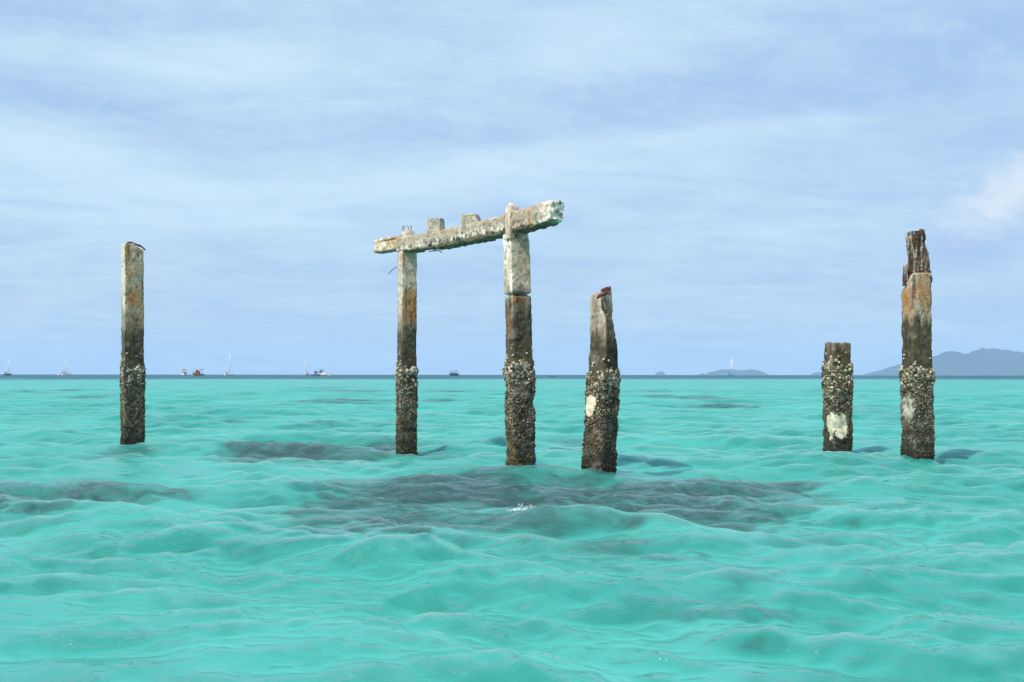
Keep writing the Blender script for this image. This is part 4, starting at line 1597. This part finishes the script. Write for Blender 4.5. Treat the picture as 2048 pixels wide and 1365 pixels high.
def motor_yacht():
    b = Boat('motor_yacht', 368, 1000, rad(-72), 'white three-deck motor yacht seen end on, left of the orange boat', 'yacht')
    b.hull(15, 5.8, 2.2, M_WHITE, rise=0.35)
    m = b.box('main_cabin', -5.5, 3.5, -2.6, 2.6, 2.0, 4.1, M_WHITE, 0.4, rake=0.8)
    u = b.box('upper_cabin', -4.5, 2.2, -2.4, 2.4, 4.5, 6.2, M_WHITE, 0.4, rake=0.6)
    b.box('deck_edge', -5.8, 3.0, -2.85, 2.85, 4.1, 4.5, M_WHITE)
    b.box('flybridge_rail', -4.8, 1.8, -2.5, 2.5, 6.2, 6.6, M_WHITE)
    for nm, par, z0, z1, hw in (('window', m, 2.9, 3.5, 2.45), ('window', u, 5.0, 5.6, 2.25)):
        for s in (-1, 1):
            b.box(nm, -4.2, 1.8, s * hw - 0.14, s * hw + 0.14, z0, z1, M_GLASS, parent=par)
    b.box('windscreen', 2.6, 3.2, -2.2, 2.2, 2.9, 3.5, M_GLASS, parent=m)
    b.box('windscreen', 1.15, 1.95, -2.0, 2.0, 5.0, 5.6, M_GLASS, parent=u)
    for x in (-3.6, 0.6):
        for s in (-1, 1):
            b.rod('post', [(x, s * 2.1, 6.5), (x, s * 2.1, 7.9)], 0.09, M_WHITE)
    b.box('sun_roof', -4.0, 1.0, -2.3, 2.3, 7.85, 8.1, M_WHITE)
    b.rod('radar_mast', [(-1.5, 0, 8.1), (-1.5, 0, 9.4)], 0.18, M_WHITE)


def orange_boat():
    b = Boat('wooden_boat', 395, 990, rad(192), 'orange wooden passenger boat with a dark raised awning', 'boat')
    b.hull(9.6, 4.0, 1.8, M_BROWN, rise=0.9)
    b.box('rubbing_strake', -4.4, 2.2, -2.06, 2.06, 1.25, 1.5, M_ORANGE)
    cab = b.box('cabin', -2.6, 2.2, -1.7, 1.7, 1.7, 4.2, M_ORANGE, 0.3)
    for k in range(3):
        for s in (-1, 1):
            b.box('window', -2.0 + k * 1.4, -1.1 + k * 1.4, s * 1.66 - 0.09, s * 1.66 + 0.09, 2.6, 3.5, M_GLASS, parent=cab)
    b.box('wheelhouse', -0.9, 1.8, -1.3, 1.3, 4.15, 5.8, M_ORANGE, 0.3)
    b.box('window', -0.5, 1.3, -1.36, 1.36, 4.8, 5.4, M_GLASS)
    b.box('cabin_roof', -3.1, 2.6, -1.9, 1.9, 4.15, 4.4, M_BROWN)
    for s in (-1, 1):
        b.rod('awning_post', [(-4.3, s * 1.6, 1.7), (-4.3, s * 1.6, 6.2)], 0.09, M_BROWN)
    b.box('awning', -5.6, -1.2, -1.9, 1.9, 5.9, 6.5, M_CANVAS, 0.5)
    b.rod('mast', [(2.9, 0, 1.8), (2.9, 0, 7.2)], 0.10, M_BROWN)
    d = Boat('dinghy', 404.5, 985, rad(178), 'small dark dinghy tied at the right of the orange boat', 'dinghy')
    d.hull(4.2, 1.7, 1.1, M_DARKHULL, rise=0.5)
    d.box('thwart', -0.6, -0.2, -0.7, 0.7, 0.98, 1.15, M_BROWN)
    d.box('outboard_motor', -2.4, -1.9, -0.25, 0.25, 0.5, 1.6, M_CANVAS)


def tour_boat():
    b = Boat('tour_boat', 639, 1000, rad(8), 'blue tour boat with an open upper deck and mauve cabin', 'boat')
    b.hull(12.5, 4.4, 1.5, M_BLUE, rise=0.6)
    b.box('rail', -6.0, 4.0, -2.2, 2.2, 1.42, 1.75, M_WHITE)
    cab = b.box('rear_cabin', -5.4, -2.0, -1.9, 1.9, 1.7, 4.6, M_PURPLE, 0.3)
    for s in (-1, 1):
        b.box('window', -4.8, -2.8, s * 1.82 - 0.08, s * 1.82 + 0.08, 2.9, 3.9, M_GLASS, parent=cab)
    mc = b.box('main_cabin', -1.6, 3.8, -1.9, 1.9, 1.7, 3.7, M_WHITE, 0.4)
    for k in range(3):
        for s in (-1, 1):
            b.box('window', -1.0 + k * 1.5, 0.0 + k * 1.5, s * 1.84 - 0.08, s * 1.84 + 0.08, 2.3, 3.2, M_GLASS, parent=mc)
    b.box('upper_deck', -2.0, 4.2, -2.0, 2.0, 3.7, 3.95, M_BLUE)
    b.box('wheelhouse', 0.4, 3.2, -1.4, 1.4, 3.95, 5.4, M_BLUE, 0.3)
    for x in (-1.7, 3.8):
        for s in (-1, 1):
            b.rod('post', [(x, s * 1.8, 3.9), (x, s * 1.8, 6.4)], 0.08, M_WHITE)
    b.box('canopy', -2.2, 4.3, -2.1, 2.1, 6.3, 6.6, M_BLUE)
    s_ = Boat('speedboat', 652, 985, rad(-6), 'white speedboat with a raised pointed bow, right of the blue tour boat', 'speedboat')
    s_.hull(10.5, 3.2, 2.1, M_WHITE, bow=0.55, rise=0.9)
    s_.box('hull_stripe', -5.0, 1.6, -1.5, 1.5, 0.25, 0.55, M_NAVY)
    c = s_.box('cabin', -3.6, 0.8, -1.2, 1.2, 2.0, 2.9, M_WHITE, 0.5, rake=0.7)
    s_.box('windscreen', -0.6, 0.2, -1.15, 1.15, 2.3, 2.75, M_GLASS, parent=c)
    s_.box('bimini', -3.9, -0.6, -1.3, 1.3, 3.6, 3.8, M_BROWN)
    for x in (-3.7, -0.9):
        for q in (-1, 1):
            s_.rod('post', [(x, q * 1.15, 1.9), (x, q * 1.15, 3.7)], 0.06, M_MAST)
    d = Boat('longtail_boat', 624.5, 1010, rad(185), 'low dark open boat between the white sailboat and the tour boat', 'boat')
    d.hull(4.6, 1.4, 0.9, M_BROWN, rise=0.9)
    d.box('awning', -1.2, 0.9, -0.6, 0.6, 1.9, 2.05, M_CANVAS)
    for x in (-1.0, 0.7):
        for q in (-1, 1):
            d.rod('post', [(x, q * 0.5, 0.8), (x, q * 0.5, 1.95)], 0.05, M_BROWN)


def ferry():
    b = Boat('ferry', 908, 1000, rad(183), 'dark two-deck ferry between the two pillars of the gateway', 'ferry')
    b.hull(9.8, 4.2, 2.1, M_NAVY, rise=0.25, stern=0.95)
    c = b.box('cabin', -4.2, 3.9, -1.9, 1.9, 2.0, 3.3, M_NAVY, 0.2)
    for k in range(5):
        for s in (-1, 1):
            b.box('window', -3.8 + k * 1.5, -2.8 + k * 1.5, s * 1.88 - 0.08, s * 1.88 + 0.08, 2.4, 3.05, M_CANVAS if k % 2 else M_WHITE, parent=c)
    for x in (-4.0, -1.3, 1.2, 3.7):
        for s in (-1, 1):
            b.rod('post', [(x, s * 1.8, 3.2), (x, s * 1.8, 4.5)], 0.09, M_DARKHULL)
    b.box('roof', -4.4, 4.4, -2.1, 2.1, 4.4, 4.75, M_DARKHULL)
    for x, h in ((-3.4, 6.2), (0.4, 5.6), (3.6, 6.0)):
        b.rod('aerial', [(x, 0, 4.7), (x, 0, h)], 0.07, M_DARKHULL)
    b.box('funnel', -2.4, -1.6, -0.5, 0.5, 4.7, 5.5, M_NAVY)


motor_yacht()
orange_boat()
tour_boat()
ferry()


def rock():
    bm = bmesh.new()
    bmesh.ops.create_icosphere(bm, subdivisions=3, radius=1.0)
    bm.verts.index_update()
    V = np.array([v.co[:] for v in bm.verts])
    Fc = [[v.index for v in f.verts] for f in bm.faces]
    bm.free()
    n = fbm(V * 1.7 + 4, 3)
    V = V * (1 + 0.3 * n)[:, None] * np.array((1.5, 1.0, 0.55))
    p = at(1103, 753, 560)
    V = V + np.array((p.x, 560, 0.1))
    o = mesh_obj('rock', V, Fc, M_REDROCK, None, False, loc=(p.x, 560, 0.0))
    tag(o, 'low reddish brown rock awash just below the horizon, right of the gateway', 'rock')


rock()


# ------------------------------------------------------------------ spray on a breaking crest
def splash():
    r = np.random.default_rng(77)
    cx, cy = on_water(1062, 1031)
    V, Fc = [], []
    z0 = water_z(cx, cy)
    for k in range(420):
        a = r.normal(0, 1)
        x = cx + a * 0.085 - 0.01
        y = cy + r.normal(0, 0.05)
        h = abs(r.normal(0, 1)) * 0.016 * math.exp(-a * a * 0.3) + (0.05 * r.random() ** 2 if abs(x - (cx - 0.09)) < 0.02 else 0)
        q = r.uniform(0.0015, 0.0045)
        c = np.array((x, y, z0 + h))
        b = len(V)
        for d in ((1, 0, 0), (-1, 0, 0), (0, 1, 0), (0, -1, 0), (0, 0, 1.3), (0, 0, -1.3)):
            V.append(c + np.array(d) * q * r.uniform(0.8, 1.2))
        for f in ((0, 2, 4), (2, 1, 4), (1, 3, 4), (3, 0, 4), (2, 0, 5), (1, 2, 5), (3, 1, 5), (0, 3, 5)):
            Fc.append(tuple(b + i for i in f))
    o = mesh_obj('sea_spray', V, Fc, plain("white_spray", (0.85, 0.88, 0.88), 0.3), None, False, loc=(cx, cy, 0.1))
    tag(o, 'white drops of spray over a small breaking wave crest', 'spray', kind='stuff')


splash()


# ------------------------------------------------------------------ air
def haze():
    x0, x1, y0, y1, z0, z1 = -11000, 11000, -6000, 15000, -3.5, 360
    V = [(x0, y0, z0), (x1, y0, z0), (x1, y1, z0), (x0, y1, z0), (x0, y0, z1), (x1, y0, z1), (x1, y1, z1), (x0, y1, z1)]
    Fc = [(3, 2, 1, 0), (4, 5, 6, 7), (0, 1, 5, 4), (1, 2, 6, 5), (2, 3, 7, 6), (3, 0, 4, 7)]
    m = bpy.data.materials.new("sea_air")
    m.use_nodes = True
    t = NT(m.node_tree)
    t.n.clear()
    out = t.new('ShaderNodeOutputMaterial')
    pv = t.new('ShaderNodeVolumePrincipled')
    pv.inputs['Color'].default_value = HAZE_COLOR
    pv.inputs['Density'].default_value = HAZE_DENSITY
    t.l.new(pv.outputs[0], out.inputs['Volume'])
    o = mesh_obj('haze', V, Fc, m, None, False)
    tag(o, 'thin pale sea haze over the water', kind='stuff')


HAZE_COLOR = (0.46, 0.68, 0.90, 1)
HAZE_DENSITY = 0.68e-4
haze()
